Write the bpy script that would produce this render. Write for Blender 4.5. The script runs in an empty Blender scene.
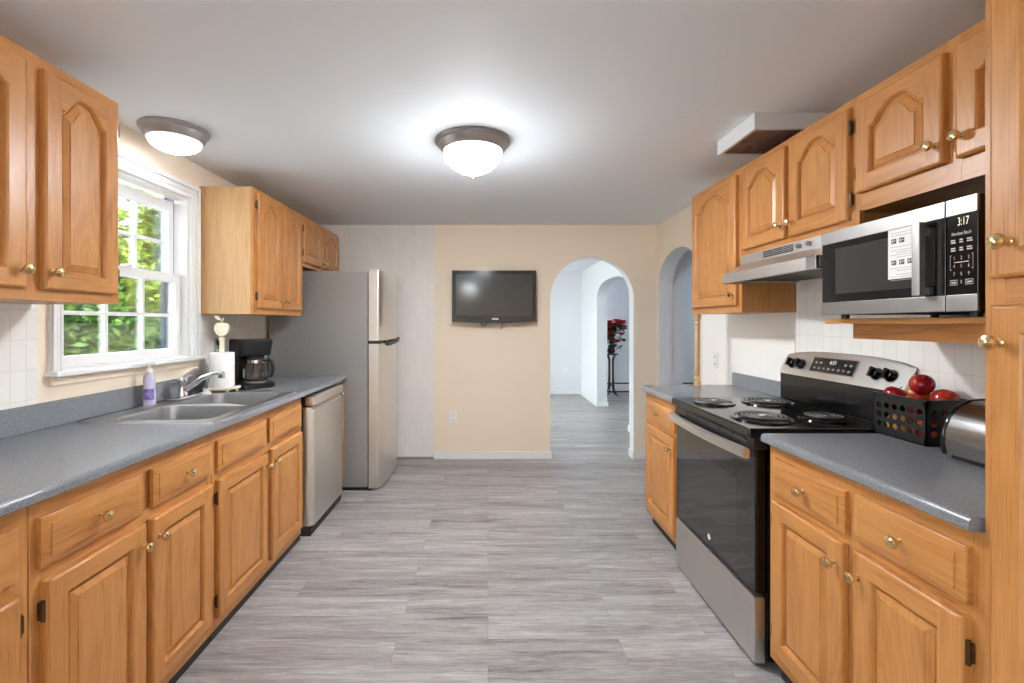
import bpy, bmesh, math, random
from mathutils import Vector, Matrix
PI = math.pi
random.seed(7)
S = bpy.context.scene
COL = S.collection
F_PX, VPX, VPY, EYE = 463.0, 488.0, 323.0, 1.33

# ------------------------------------------------------------ camera
cd = bpy.data.cameras.new('camera')
cam = bpy.data.objects.new('camera', cd); COL.objects.link(cam)
cam.location = (0, 0, EYE); cam.rotation_euler = (PI / 2, 0, 0)
cd.sensor_width = 36; cd.sensor_fit = 'HORIZONTAL'
cd.lens = 36 * F_PX / 1024
cd.shift_x = (512 - VPX) / 1024
cd.shift_y = (VPY - 341.5) / 1024
cd.clip_start = 0.02
S.camera = cam

# ------------------------------------------------------------ world, sun, exposure
W = bpy.data.worlds.new('world'); S.world = W; W.use_nodes = True
bg = W.node_tree.nodes['Background']
bg.inputs[0].default_value = (0.86, 0.93, 1.0, 1); bg.inputs[1].default_value = 4.2
sd = bpy.data.lights.new('sun', 'SUN'); sun = bpy.data.objects.new('sun', sd); COL.objects.link(sun)
sd.energy = 10.0; sd.angle = math.radians(1.0); sd.color = (1, .98, .94)
sun.rotation_euler = Vector((-.58, -.30, -.75)).to_track_quat('-Z', 'Y').to_euler()     # shines from the +x side on to the trees outside
S.view_settings.view_transform = 'Standard'; S.view_settings.look = 'None'
S.view_settings.exposure = 1.55; S.view_settings.gamma = 1.0
S.view_settings.use_curve_mapping = False
LAMP = 134.0          # emission of the frosted lamp bowls
LAMP_COL = (.90, .95, 1.0, 1)
S.cycles.use_denoising = True
S.cycles.max_bounces = 12; S.cycles.diffuse_bounces = 6; S.cycles.glossy_bounces = 4
S.cycles.transparent_max_bounces = 16; S.cycles.sample_clamp_indirect = 6.0

# ------------------------------------------------------------ materials
def lin(c):
    r = []
    for v in c:
        v /= 255.0
        r.append(v / 12.92 if v <= .04045 else ((v + .055) / 1.055) ** 2.4)
    return (*r, 1)

class NT:
    def __init__(s, name):
        s.m = bpy.data.materials.new(name); s.m.use_nodes = True
        s.t = s.m.node_tree; s.n = s.t.nodes; s.b = s.n['Principled BSDF']; s.out = s.n['Material Output']
    def node(s, typ, **kw):
        n = s.n.new(typ)
        for k, v in kw.items():
            if k.startswith('i_'):
                key = k[2:]; key = int(key) if key.isdigit() else key.replace('_', ' ')
                n.inputs[key].default_value = v
            else: setattr(n, k, v)
        return n
    def l(s, a, b): s.t.links.new(a, b)
    def ramp(s, fac, stops, interp='LINEAR'):
        r = s.node('ShaderNodeValToRGB'); r.color_ramp.interpolation = interp
        e = r.color_ramp.elements
        while len(e) < len(stops): e.new(.5)
        for el, (p, c) in zip(e, stops): el.position = p; el.color = c
        s.l(fac, r.inputs[0]); return r.outputs[0]
    def math(s, op, a, b=None):
        n = s.node('ShaderNodeMath', operation=op)
        for i, v in enumerate((a, b)):
            if v is None: continue
            if isinstance(v, (int, float)): n.inputs[i].default_value = v
            else: s.l(v, n.inputs[i])
        return n.outputs[0]
    def bump(s, h, strength=.2, dist=.002):
        b = s.node('ShaderNodeBump', i_Strength=strength, i_Distance=dist)
        s.l(h, b.inputs['Height']); s.l(b.outputs[0], s.b.inputs['Normal'])
    def setb(s, **kw):
        for k, v in kw.items(): s.b.inputs[k.replace('_', ' ')].default_value = v
        return s

def plain(name, rgb, rough=.5, metal=0.0, spec=.5, noise=0.0, nscale=30, coat=0.0, emit=None, estr=0.0):
    t = NT(name); t.setb(Roughness=rough, Metallic=metal, Base_Color=lin(rgb))
    t.b.inputs['Specular IOR Level'].default_value = spec
    t.b.inputs['Coat Weight'].default_value = coat
    if noise:
        tc = t.node('ShaderNodeTexCoord'); n = t.node('ShaderNodeTexNoise', i_Scale=nscale, i_Detail=3.0)
        t.l(tc.outputs['Object'], n.inputs['Vector'])
        a = lin([max(0, v - noise) for v in rgb]); b = lin([min(255, v + noise) for v in rgb])
        t.l(t.ramp(n.outputs[0], [(.3, a), (.7, b)]), t.b.inputs['Base Color'])
    if emit:
        t.b.inputs['Emission Color'].default_value = emit; t.b.inputs['Emission Strength'].default_value = estr
    return t.m

def oak(name, axis, light=(198, 138, 77), mid=(183, 122, 64), dark=(138, 86, 43)):
    t = NT(name)
    tc = t.node('ShaderNodeTexCoord'); oi = t.node('ShaderNodeObjectInfo')
    off = t.node('ShaderNodeVectorMath', operation='SCALE'); off.inputs[0].default_value = (3.1, 5.7, 4.3)
    t.l(oi.outputs['Random'], off.inputs['Scale'])
    add = t.node('ShaderNodeVectorMath', operation='ADD')
    t.l(tc.outputs['Object'], add.inputs[0]); t.l(off.outputs[0], add.inputs[1])
    def mp(along, cross):
        m = t.node('ShaderNodeMapping'); sc = [cross] * 3; sc['xyz'.index(axis)] = along
        m.inputs['Scale'].default_value = sc; t.l(add.outputs[0], m.inputs[0]); return m.outputs[0]
    a = t.node('ShaderNodeTexNoise', i_Scale=1.0, i_Detail=2.0, i_Distortion=.6); t.l(mp(1.1, 7), a.inputs['Vector'])
    rings = t.math('SINE', t.math('MULTIPLY', a.outputs[0], 58.0))
    rings = t.math('MULTIPLY', t.math('ADD', rings, 1.0), .5)
    f = t.node('ShaderNodeTexNoise', i_Scale=1.0, i_Detail=5.0, i_Roughness=.65); t.l(mp(7, 330), f.inputs['Vector'])
    g = t.node('ShaderNodeTexNoise', i_Scale=1.0, i_Detail=2.0); t.l(mp(1.5, 16), g.inputs['Vector'])
    v = t.math('ADD', t.math('MULTIPLY', rings, .09), t.math('ADD', t.math('MULTIPLY', f.outputs[0], .60), t.math('MULTIPLY', g.outputs[0], .31)))
    col = t.ramp(v, [(.28, lin([c * .88 for c in dark])), (.42, lin(mid)), (.58, lin(light)), (.8, lin([c + 12 for c in light]))])
    t.l(col, t.b.inputs['Base Color'])
    t.setb(Roughness=.34); t.b.inputs['Specular IOR Level'].default_value = .5
    t.bump(f.outputs[0], .12, .0006)
    return t.m

def steel(name, axis, rgb=(226, 222, 217), rough=.36):
    t = NT(name); tc = t.node('ShaderNodeTexCoord'); m = t.node('ShaderNodeMapping')
    sc = [300.0] * 3; sc['xyz'.index(axis)] = 3.0; m.inputs['Scale'].default_value = sc
    t.l(tc.outputs['Object'], m.inputs[0])
    n = t.node('ShaderNodeTexNoise', i_Scale=1.0, i_Detail=3.0); t.l(m.outputs[0], n.inputs['Vector'])
    t.setb(Metallic=1.0, Base_Color=lin(rgb))
    r = t.node('ShaderNodeMapRange'); r.inputs['To Min'].default_value = rough - .06; r.inputs['To Max'].default_value = rough + .1
    t.l(n.outputs[0], r.inputs[0]); t.l(r.outputs[0], t.b.inputs['Roughness'])
    t.bump(n.outputs[0], .04, .0005)
    return t.m

def tile_mat(name, ax, rgb=(240, 236, 230), joint=(224, 218, 210)):
    t = NT(name); g = t.node('ShaderNodeNewGeometry'); sep = t.node('ShaderNodeSeparateXYZ'); t.l(g.outputs['Position'], sep.inputs[0])
    com = t.node('ShaderNodeCombineXYZ'); t.l(sep.outputs['XYZ'.index(ax)], com.inputs[0]); t.l(sep.outputs[2], com.inputs[1])
    b = t.node('ShaderNodeTexBrick', i_Scale=1.0, i_Mortar_Size=.0016, i_Mortar_Smooth=.3, i_Brick_Width=.0586, i_Row_Height=.115, i_Bias=0.0)
    b.offset = 0.0; b.squash = 1.0
    b.inputs['Color1'].default_value = lin(rgb); b.inputs['Color2'].default_value = lin([c - 4 for c in rgb]); b.inputs['Mortar'].default_value = lin(joint)
    t.l(com.outputs[0], b.inputs['Vector']); t.l(b.outputs[0], t.b.inputs['Base Color'])
    t.setb(Roughness=.16)
    inv = t.math('SUBTRACT', 1.0, b.outputs['Fac']); t.bump(inv, .35, .001)
    return t.m

def floor_mat():
    t = NT('grey_vinyl_planks'); g = t.node('ShaderNodeNewGeometry')
    b = t.node('ShaderNodeTexBrick', i_Scale=1.0, i_Mortar_Size=.0012, i_Mortar_Smooth=.1, i_Brick_Width=.93, i_Row_Height=.15, i_Bias=0.0)
    b.offset = .41; b.offset_frequency = 2; b.squash = 1.0
    b.inputs['Color1'].default_value = (0, 0, 0, 1); b.inputs['Color2'].default_value = (1, 1, 1, 1); b.inputs['Mortar'].default_value = (.2, .2, .2, 1)
    t.l(g.outputs['Position'], b.inputs['Vector'])
    shift = t.node('ShaderNodeVectorMath', operation='MULTIPLY'); shift.inputs[1].default_value = (7.0, 3.0, 0)
    t.l(b.outputs[0], shift.inputs[0])
    add = t.node('ShaderNodeVectorMath', operation='ADD'); t.l(g.outputs['Position'], add.inputs[0]); t.l(shift.outputs[0], add.inputs[1])
    def nz(sx, sy, d=4.0, dist=.0):
        m = t.node('ShaderNodeMapping'); m.inputs['Scale'].default_value = (sx, sy, 1); t.l(add.outputs[0], m.inputs[0])
        n = t.node('ShaderNodeTexNoise', i_Scale=1.0, i_Detail=d, i_Roughness=.62, i_Distortion=dist); t.l(m.outputs[0], n.inputs['Vector']); return n.outputs[0]
    a = nz(1.6, 21, 5, 1.2); c = nz(9, 110, 5, 1.0); d = nz(.9, 6, 2)
    v = t.math('ADD', t.math('MULTIPLY', a, .46), t.math('ADD', t.math('MULTIPLY', c, .34), t.math('MULTIPLY', d, .20)))
    v = t.math('ADD', v, t.math('MULTIPLY', t.math('SUBTRACT', b.outputs[0], .5), .07))
    col = t.ramp(v, [(.35, lin((94, 88, 86))), (.43, lin((132, 127, 125))), (.54, lin((160, 156, 154))), (.68, lin((196, 193, 191)))])
    mx = t.node('ShaderNodeMixRGB', blend_type='MIX'); mx.inputs[2].default_value = lin((118, 112, 110))
    t.l(t.math('MULTIPLY', b.outputs['Fac'], .55), mx.inputs[0]); t.l(col, mx.inputs[1]); t.l(mx.outputs[0], t.b.inputs['Base Color'])
    t.setb(Roughness=.36); t.bump(c, .05, .001)
    return t.m

def speckle(name, rgb, rough=.33):
    t = NT(name); tc = t.node('ShaderNodeNewGeometry')
    n = t.node('ShaderNodeTexNoise', i_Scale=420.0, i_Detail=2.0); t.l(tc.outputs['Position'], n.inputs['Vector'])
    d = [c - 22 for c in rgb]; u = [c + 22 for c in rgb]
    t.l(t.ramp(n.outputs[0], [(.33, lin(d)), (.5, lin(rgb)), (.68, lin(u))]), t.b.inputs['Base Color'])
    t.setb(Roughness=rough); t.bump(n.outputs[0], .05, .0004)
    return t.m

def paint(name, rgb, rough=.6):
    t = NT(name); g = t.node('ShaderNodeNewGeometry')
    n = t.node('ShaderNodeTexNoise', i_Scale=160.0, i_Detail=3.0); t.l(g.outputs['Position'], n.inputs['Vector'])
    t.setb(Base_Color=lin(rgb), Roughness=rough); t.b.inputs['Specular IOR Level'].default_value = .3
    t.bump(n.outputs[0], .06, .001); return t.m

def glass(name, tint=(.95, .97, .97, 1), gloss=.08, rough=.02):
    t = NT(name); t.n.remove(t.b)
    tr = t.node('ShaderNodeBsdfTransparent'); tr.inputs[0].default_value = tint
    gl = t.node('ShaderNodeBsdfGlossy'); gl.inputs['Roughness'].default_value = rough
    fr = t.node('ShaderNodeFresnel'); fr.inputs[0].default_value = 1.45
    mx = t.node('ShaderNodeMixShader'); t.l(t.math('ADD', t.math('MULTIPLY', fr.outputs[0], .8), gloss * .3), mx.inputs[0])
    t.l(tr.outputs[0], mx.inputs[1]); t.l(gl.outputs[0], mx.inputs[2]); t.l(mx.outputs[0], t.out.inputs[0])
    return t.m

def leafmat(name, dark, light, yellow):
    t = NT(name); tc = t.node('ShaderNodeNewGeometry')
    n = t.node('ShaderNodeTexNoise', i_Scale=5.0, i_Detail=5.0, i_Roughness=.7); t.l(tc.outputs['Position'], n.inputs['Vector'])
    col = t.ramp(n.outputs[0], [(.3, lin(dark)), (.52, lin(light)), (.7, lin(yellow))])
    hs = t.node('ShaderNodeMixRGB', blend_type='MULTIPLY', i_0=1.0); t.l(col, hs.inputs[1])
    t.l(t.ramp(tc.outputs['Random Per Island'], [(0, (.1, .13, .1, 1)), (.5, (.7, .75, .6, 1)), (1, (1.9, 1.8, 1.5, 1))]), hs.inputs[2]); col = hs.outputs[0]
    t.l(col, t.b.inputs['Base Color']); t.setb(Roughness=.5)
    tl = t.node('ShaderNodeBsdfTranslucent'); t.l(col, tl.inputs[0])
    mx = t.node('ShaderNodeMixShader', i_0=.4); t.l(t.b.outputs[0], mx.inputs[1]); t.l(tl.outputs[0], mx.inputs[2]); t.l(mx.outputs[0], t.out.inputs[0])
    return t.m

def oven_glass():
    t = NT('smoked_oven_glass'); g = t.node('ShaderNodeNewGeometry'); m = t.node('ShaderNodeMapping'); m.inputs['Scale'].default_value = (6, 5, 16)
    t.l(g.outputs['Position'], m.inputs[0]); n = t.node('ShaderNodeTexNoise', i_Scale=1.0, i_Detail=1.0, i_Distortion=.4); t.l(m.outputs[0], n.inputs['Vector'])
    t.setb(Base_Color=lin((30, 29, 30)), Roughness=.05); t.b.inputs['Specular IOR Level'].default_value = 1.0
    t.bump(n.outputs[0], .16, .006); return t.m

OV, OY, OX = oak('oak_grain_upright', 'z'), oak('oak_grain_level', 'y'), oak('oak_grain_crosswise', 'x')
OSIDE = oak('pale_oak_veneer', 'z', (208, 168, 118), (199, 157, 106), (180, 136, 88))
SX, SY, SZ = steel('brushed_steel_crosswise', 'x'), steel('brushed_steel_level', 'y'), steel('brushed_steel_upright', 'z')
FRSIDE = plain('fridge_grey_enamel', (146, 144, 142), .38, .25, .5, 3, 60)
BRASS = plain('aged_brass', (232, 208, 156), .2, 1.0)
HINGE = plain('dark_bronze', (92, 68, 48), .4, .8)
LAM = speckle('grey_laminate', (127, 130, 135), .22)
BLACK = plain('black_enamel', (14, 14, 15), .12, 0, .6)
BLACKM = plain('matte_black_plastic', (26, 26, 27), .42)
DARK = plain('kick_black', (34, 31, 30), .6)
CHROME = plain('chrome', (214, 214, 216), .08, 1.0)
STOAST = steel('darker_polished_steel', 'y', (176, 172, 168), .2)
SMW = steel('satin_grey_steel', 'y', (160, 157, 154), .36)
SINK = steel('satin_steel_sink', 'y', (196, 197, 198), .3)
NICKEL = plain('brushed_nickel', (156, 151, 150), .42, .55)
WHITE = plain('white_gloss_trim', (232, 232, 232), .35)
PLASTIC = plain('white_plastic', (236, 234, 228), .4)
CREAM = plain('cream_painted_wood', (236, 226, 200), .5, 0, .4, 5, 50)
PAPER = plain('paper_towel', (245, 243, 240), .9, 0, .2, 2, 120)
BEIGE = paint('beige_wall_paint', (240, 224, 203))
CEILM = paint('white_ceiling_paint', (234, 239, 244), .7)
GREY = paint('pale_grey_wall_paint', (226, 228, 232))
TILE_Y, TILE_X = tile_mat('white_wall_tile', 'Y'), tile_mat('white_wall_tile_across', 'X', (236, 231, 226), (229, 223, 217))
FLOOR = floor_mat()
GLASS = glass('window_glass')
POT = glass('carafe_glass', (.8, .8, .8, 1), .45)
BOWL_ADDED = plain('added_lamp_glass_even', (250, 248, 244), .4, 0, .4, emit=(1.0, .96, .95, 1), estr=42.0)  # for the unseen lamp added in the room beyond the archway
def bowl_mat(name, k, half):
    t = NT(name); t.setb(Base_Color=lin((250, 248, 244)), Roughness=.4, Emission_Color=LAMP_COL)      # emission drops towards the rim to keep glow off the ceiling
    tc = t.node('ShaderNodeTexCoord'); sp = t.node('ShaderNodeSeparateXYZ'); t.l(tc.outputs['Object'], sp.inputs[0])
    mr = t.node('ShaderNodeMapRange'); mr.inputs['From Min'].default_value = half * .35; mr.inputs['From Max'].default_value = -half * .9
    mr.inputs['To Min'].default_value = LAMP * k * .035; mr.inputs['To Max'].default_value = LAMP * k
    t.l(sp.outputs[2], mr.inputs[0]); t.l(mr.outputs[0], t.b.inputs['Emission Strength']); return t.m
BOWL = bowl_mat('frosted_lamp_glass', 1.0, .059)
BOWL_SOFT = bowl_mat('frosted_lamp_glass_soft', .075, .03)
BOWL_BACK = bowl_mat('frosted_lamp_glass_dim', .5, .059)
OVENG = oven_glass()
DGLASS = plain('dark_screen_glass', (22, 22, 24), .07, 0, .7)
GLOW = plain('lit_digits', (20, 20, 16), .5, emit=(1, .93, .66, 1), estr=.42)
GLOWW = plain('white_lit_digits', (20, 20, 20), .5, emit=(.9, .96, 1, 1), estr=.4)
PRINT = plain('white_print', (200, 200, 200), .5)
INK = plain('black_ink', (30, 30, 32), .6)

# ------------------------------------------------------------ mesh kit
class M:
    def __init__(s): s.v = []; s.f = []; s.mi = []
    def add(s, vs, fs, m=0):
        o = len(s.v); s.v += [tuple(p) for p in vs]
        for f in fs: s.f.append([i + o for i in f]); s.mi.append(m)
        return s
    def box(s, x0, x1, y0, y1, z0, z1, m=0, bev=0.0, seg=2):
        if x0 > x1: x0, x1 = x1, x0
        if y0 > y1: y0, y1 = y1, y0
        if z0 > z1: z0, z1 = z1, z0
        if bev <= 0:
            vs = [(x, y, z) for z in (z0, z1) for y in (y0, y1) for x in (x0, x1)]
            return s.add(vs, [(0, 2, 3, 1), (4, 5, 7, 6), (0, 1, 5, 4), (2, 6, 7, 3), (0, 4, 6, 2), (1, 3, 7, 5)], m)
        bm = bmesh.new(); bmesh.ops.create_cube(bm, size=1)
        for v in bm.verts: v.co = Vector(((x0 + x1) / 2 + v.co.x * (x1 - x0), (y0 + y1) / 2 + v.co.y * (y1 - y0), (z0 + z1) / 2 + v.co.z * (z1 - z0)))
        bev = min(bev, .49 * min(x1 - x0, y1 - y0, z1 - z0))
        bmesh.ops.bevel(bm, geom=list(bm.edges), offset=bev, segments=seg, affect='EDGES', profile=.5)
        bm.verts.index_update()
        s.add([v.co for v in bm.verts], [[v.index for v in f.verts] for f in bm.faces], m); bm.free(); return s
    def loft(s, rings, m=0, closed=True, caps=(True, True), mats=None):
        n = len(rings[0]); vs = [p for r in rings for p in r]; fs = []
        for i in range(len(rings) - 1):
            for j in range(n if closed else n - 1):
                k = (j + 1) % n; fs.append((i * n + j, i * n + k, (i + 1) * n + k, (i + 1) * n + j))
        if caps[0]: fs.append(tuple(range(n))[::-1])
        if caps[1]: fs.append(tuple((len(rings) - 1) * n + j for j in range(n)))
        return s.add(vs, fs, m)
    def lathe(s, prof, c, axis='z', n=28, m=0, a0=0.0):
        rings = []
        for r, h in prof:
            r = max(r, 1e-4); ring = []
            for i in range(n):
                a = a0 + 2 * PI * i / n; u, w = r * math.cos(a), r * math.sin(a)
                ring.append({'z': (c[0] + u, c[1] + w, c[2] + h), 'x': (c[0] + h, c[1] + u, c[2] + w), 'y': (c[0] + u, c[1] + h, c[2] + w)}[axis])
            rings.append(ring)
        return s.loft(rings, m)
    def tube(s, pts, r, n=10, m=0, closed=False, flat=1.0):
        pts = [Vector(p) for p in pts]; rings = []; N = len(pts); up = Vector((0, 0, 1))
        rr = r if isinstance(r, (list, tuple)) else [r] * N
        prev = None
        for i, p in enumerate(pts):
            d = (pts[min(i + 1, N - 1)] - pts[max(i - 1, 0)]).normalized()
            if closed: d = (pts[(i + 1) % N] - pts[i - 1]).normalized()
            a = prev if prev is not None else (up if abs(d.z) < .9 else Vector((1, 0, 0)))
            a = (a - d * a.dot(d)); a = a.normalized() if a.length > 1e-6 else d.orthogonal().normalized()
            b = d.cross(a); prev = a
            rings.append([p + a * (rr[i] * flat * math.sin(2 * PI * j / n)) + b * (rr[i] * math.cos(2 * PI * j / n)) for j in range(n)])
        if closed: rings.append(rings[0])
        return s.loft(rings, m, caps=(not closed, not closed))
    def prism(s, poly, axis, a0, a1, m=0):
        def P(u, w, a): return {'x': (a, u, w), 'y': (u, a, w), 'z': (u, w, a)}[axis]
        return s.loft([[P(u, w, a0) for u, w in poly], [P(u, w, a1) for u, w in poly]], m)
    def ball(s, c, r, m=0, n=16, sq=(1, 1, 1)):
        return s.lathe([(r * math.sin(PI * i / 10), -r * math.cos(PI * i / 10) * sq[2]) for i in range(11)], c, 'z', n, m)

WL = {}
def world_loc(o): return WL.get(o.name, Vector((0, 0, 0)))
XF_M = [None]
def obj(name, m, mats, parent=None, smooth=38, base=False, org=None):
    if not isinstance(mats, (list, tuple)): mats = [mats]
    vs = [Vector(v) for v in m.v]
    if XF_M[0]: vs = [XF_M[0] @ v for v in vs]
    lo = Vector([min(v[i] for v in vs) for i in range(3)]); hi = Vector([max(v[i] for v in vs) for i in range(3)])
    c = Vector(org) if org else (lo + hi) / 2
    if base and not org: c.z = lo.z
    me = bpy.data.meshes.new(name); me.from_pydata([v - c for v in vs], [], m.f)
    for mt in mats: me.materials.append(mt)
    me.polygons.foreach_set('material_index', m.mi)
    bm = bmesh.new(); bm.from_mesh(me)
    bmesh.ops.recalc_face_normals(bm, faces=bm.faces); bm.to_mesh(me); bm.free()
    if smooth:
        me.polygons.foreach_set('use_smooth', [True] * len(me.polygons)); me.set_sharp_from_angle(angle=math.radians(smooth))
    o = bpy.data.objects.new(name, me); COL.objects.link(o); WL[o.name] = c
    if smooth:
        wn = o.modifiers.new('face_weighted_normals', 'WEIGHTED_NORMAL'); wn.keep_sharp = True; wn.weight = 80
    if parent: o.parent = parent; o.location = c - world_loc(parent)
    else: o.location = c
    return o
def tag(o, label, cat, group=None, kind=None):
    o['label'] = label; o['category'] = cat
    if group: o['group'] = group
    if kind: o['kind'] = kind
    return o
def thing(name, label, cat, loc, group=None, kind=None):
    o = bpy.data.objects.new(name, None); COL.objects.link(o); o.location = loc; o.empty_display_size = .05
    WL[o.name] = Vector(loc); return tag(o, label, cat, group, kind)
def struct(name, m, mats, label, cat, smooth=30): return tag(obj(name, m, mats, None, smooth), label, cat, None, 'structure')
def dup(root, delta, label, group=None):
    r = root.copy(); COL.objects.link(r); r.location = root.location + Vector(delta); r['label'] = label
    if group: r['group'] = group
    WL[r.name] = world_loc(root) + Vector(delta)
    for ch in list(root.children):
        c = ch.copy(); COL.objects.link(c); c.parent = r
        for g in list(ch.children):
            d = g.copy(); COL.objects.link(d); d.parent = c
    return r
def text_pts(body, size):
    cu = bpy.data.curves.new('t', 'FONT'); cu.body = body; cu.size = size; cu.align_x = 'CENTER'; cu.align_y = 'CENTER'
    o = bpy.data.objects.new('t', cu); COL.objects.link(o)
    dg = bpy.context.evaluated_depsgraph_get(); me = bpy.data.meshes.new_from_object(o.evaluated_get(dg))
    vs = [v.co.copy() for v in me.vertices]; fs = [list(p.vertices) for p in me.polygons]
    bpy.data.objects.remove(o); bpy.data.curves.remove(cu); bpy.data.meshes.remove(me); return vs, fs
def text(m, body, size, fn, mi=0):
    vs, fs = text_pts(body, size); return m.add([fn(v.x, v.y) for v in vs], fs, mi)

# ------------------------------------------------------------ room shell
XL, XR, YB, ZC, YN = -1.76, 1.66, 4.53, 2.29, -3.4
m = M().box(-2.0, 5.2, YN - .1, 9.1, -.08, 0); struct('floor', m, FLOOR, 'grey wood-look vinyl plank floor running through all the rooms', 'floor')
m = M().box(-2.0, 5.2, YN - .1, 9.1, ZC, ZC + .1); struct('ceiling', m, CEILM, 'flat white painted ceiling', 'ceiling')

def arch_wall(axis, p0, p1, u0, u1, z1, ops, sq=2.0):
    """wall slab with arched openings; axis = direction it runs along; mats: 0 face p0, 1 face p1, 2 reveal"""
    m = M()
    def P(u, p, z): return (u, p, z) if axis == 'x' else (p, u, z)
    def slab(a, b, za, zb):
        for p, mi in ((p0, 0), (p1, 1)): m.add([P(a, p, za), P(b, p, za), P(b, p, zb), P(a, p, zb)], [(0, 1, 2, 3)], mi)
    cur = u0
    for a, b, zs, zt, q in ops:
        slab(cur, a, 0, zs); slab(cur, a, zs, z1)
        N = 40; pts = []
        for i in range(N + 1):
            t = -math.cos(PI * i / N); u = (a + b) / 2 + (b - a) / 2 * t
            pts.append((u, zs + (zt - zs) * max(0, 1 - abs(t) ** q) ** (1 / q)))
        for (ua, za), (ub, zb) in zip(pts, pts[1:]):
            for p, mi in ((p0, 0), (p1, 1)): m.add([P(ua, p, za), P(ub, p, zb), P(ub, p, z1), P(ua, p, z1)], [(0, 1, 2, 3)], mi)
            m.add([P(ua, p0, za), P(ub, p0, zb), P(ub, p1, zb), P(ua, p1, za)], [(0, 1, 2, 3)], 2)
        for u in (a, b): m.add([P(u, p0, 0), P(u, p1, 0), P(u, p1, zs), P(u, p0, zs)], [(0, 1, 2, 3)], 2)
        cur = b
    slab(cur, u1, 0, z1)
    for u in (u0, u1): m.add([P(u, p0, 0), P(u, p1, 0), P(u, p1, z1), P(u, p0, z1)], [(0, 1, 2, 3)], 0)
    return m
m = arch_wall('x', YB, YB + .12, XL, 1.80, ZC, [(.611, 1.424, 1.57, 1.976, 2.0)])
struct('wall_back', m, [BEIGE, GREY, GREY], 'beige end wall with an arched opening and a television', 'wall')
m = arch_wall('y', XR, XR + .14, -.6, YB, ZC, [(3.62, 4.515, 1.62, 1.99, 2.2)])
m.box(XR, XR + .14, YN, -3.1, 0, ZC).box(XR, XR + .14, -3.1, -.6, 0, .8).box(XR, XR + .14, -3.1, -.6, 2.1, ZC)
struct('wall_right', m, [BEIGE, GREY, GREY], 'beige side wall behind the range with an arch at its far end', 'wall')
m = arch_wall('x', YB, YB + .12, 1.80, 3.3, ZC, [(1.905, 2.72, 1.66, 2.0, 2.0)])
struct('wall_hall_end', m, [GREY, GREY, GREY], 'grey wall with an arch seen through the side archway', 'wall')
m = arch_wall('y', 1.736, 1.90, YB + .12, 8.65, ZC, [(5.69, 7.38, 1.66, 1.965, 2.7)])
struct('wall_dining_right', m, [GREY, GREY, GREY], 'white wall with a broad arch in the room beyond the archway', 'wall')
struct('wall_dining_far', M().box(XL - .14, 1.90, 8.65, 8.8, 0, ZC), GREY, 'pale grey wall at the end of the room beyond', 'wall')
struct('wall_parlour_far', M().box(1.90, 5.2, 8.92, 9.05, 0, ZC), GREY, 'grey wall behind the red flowers', 'wall')
m = M().box(5.0, 5.15, 2.6, 5.6, 0, ZC).box(5.0, 5.15, 7.3, 8.92, 0, ZC).box(5.0, 5.15, 5.6, 7.3, 0, .8).box(5.0, 5.15, 5.6, 7.3, 2.05, ZC)
struct('wall_parlour_right', m, GREY, 'grey side wall of the room with the flowers', 'wall')
struct('wall_hall_near', M().box(1.80, 5.0, 2.5, 2.6, 0, ZC), GREY, 'grey wall closing the side hall', 'wall')
struct('wall_front', M().box(XL - .14, XR + .14, YN - .1, YN, 0, ZC), BEIGE, 'beige wall behind the viewpoint', 'wall')
# unseen openings added behind the viewpoint for fill light: a patio door on the garden side, a window on the other side
w4 = thing('added_fill_door', 'white sliding glass patio door added unseen behind the viewpoint for fill light', 'door', (XL, -1.95, 0), kind='structure')
for a, b, xx in ((-3.25, -1.9, -.03), (-1.95, -.6, -.08)):
    m = M()
    for y0, y1, z0, z1 in ((a, a + .06, .02, 2.12), (b - .06, b, .02, 2.12), (a, b, .02, .1), (a, b, 2.05, 2.12)): m.box(XL + xx - .02, XL + xx + .02, y0, y1, z0, z1)
    p = obj('sliding_panel', m, WHITE, w4); obj('pane', M().box(XL + xx - .003, XL + xx + .003, a + .05, b - .05, .09, 2.06), GLASS, p)
w5 = thing('added_fill_window', 'white framed window added unseen behind the viewpoint for fill light', 'window', (XR, -1.85, .8), kind='structure')  # unseen, added to bring fill light in from the range side
m = M()
for a, b, c, d in ((-3.1, -3.02, .8, 2.1), (-.68, -.6, .8, 2.1), (-3.1, -.6, .8, .88), (-3.1, -.6, 2.02, 2.1), (-1.89, -1.81, .8, 2.1)): m.box(XR + .05, XR + .11, a, b, c, d)
obj('window_frame', m, WHITE, w5); obj('pane', M().box(XR + .078, XR + .084, -3.04, -.66, .86, 2.04), GLASS, w5)
# left wall: kitchen window hole, then the next room with its own window hole
WY0, WY1, WZ0, WZ1 = 1.905, 2.72, 1.135, 2.06
xo = XL - .14
m = M().box(xo, XL, YN, -3.25, 0, ZC).box(xo, XL, -3.25, -.6, 2.12, ZC).box(xo, XL, -.6, WY0, 0, ZC).box(xo, XL, WY1, YB + .12, 0, ZC).box(xo, XL, WY0, WY1, 0, WZ0 - .02).box(xo, XL, WY0, WY1, WZ1, ZC)
struct('wall_left', m, BEIGE, 'beige wall with the kitchen window over the sink', 'wall')
m = M().box(xo, XL, YB + .12, 5.0, 0, ZC).box(xo, XL, 8.4, 8.65, 0, ZC).box(xo, XL, 5.0, 8.4, 0, .3).box(xo, XL, 5.0, 8.4, 2.2, ZC)
struct('wall_dining_left', m, GREY, 'pale grey window wall of the room beyond', 'wall')
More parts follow.
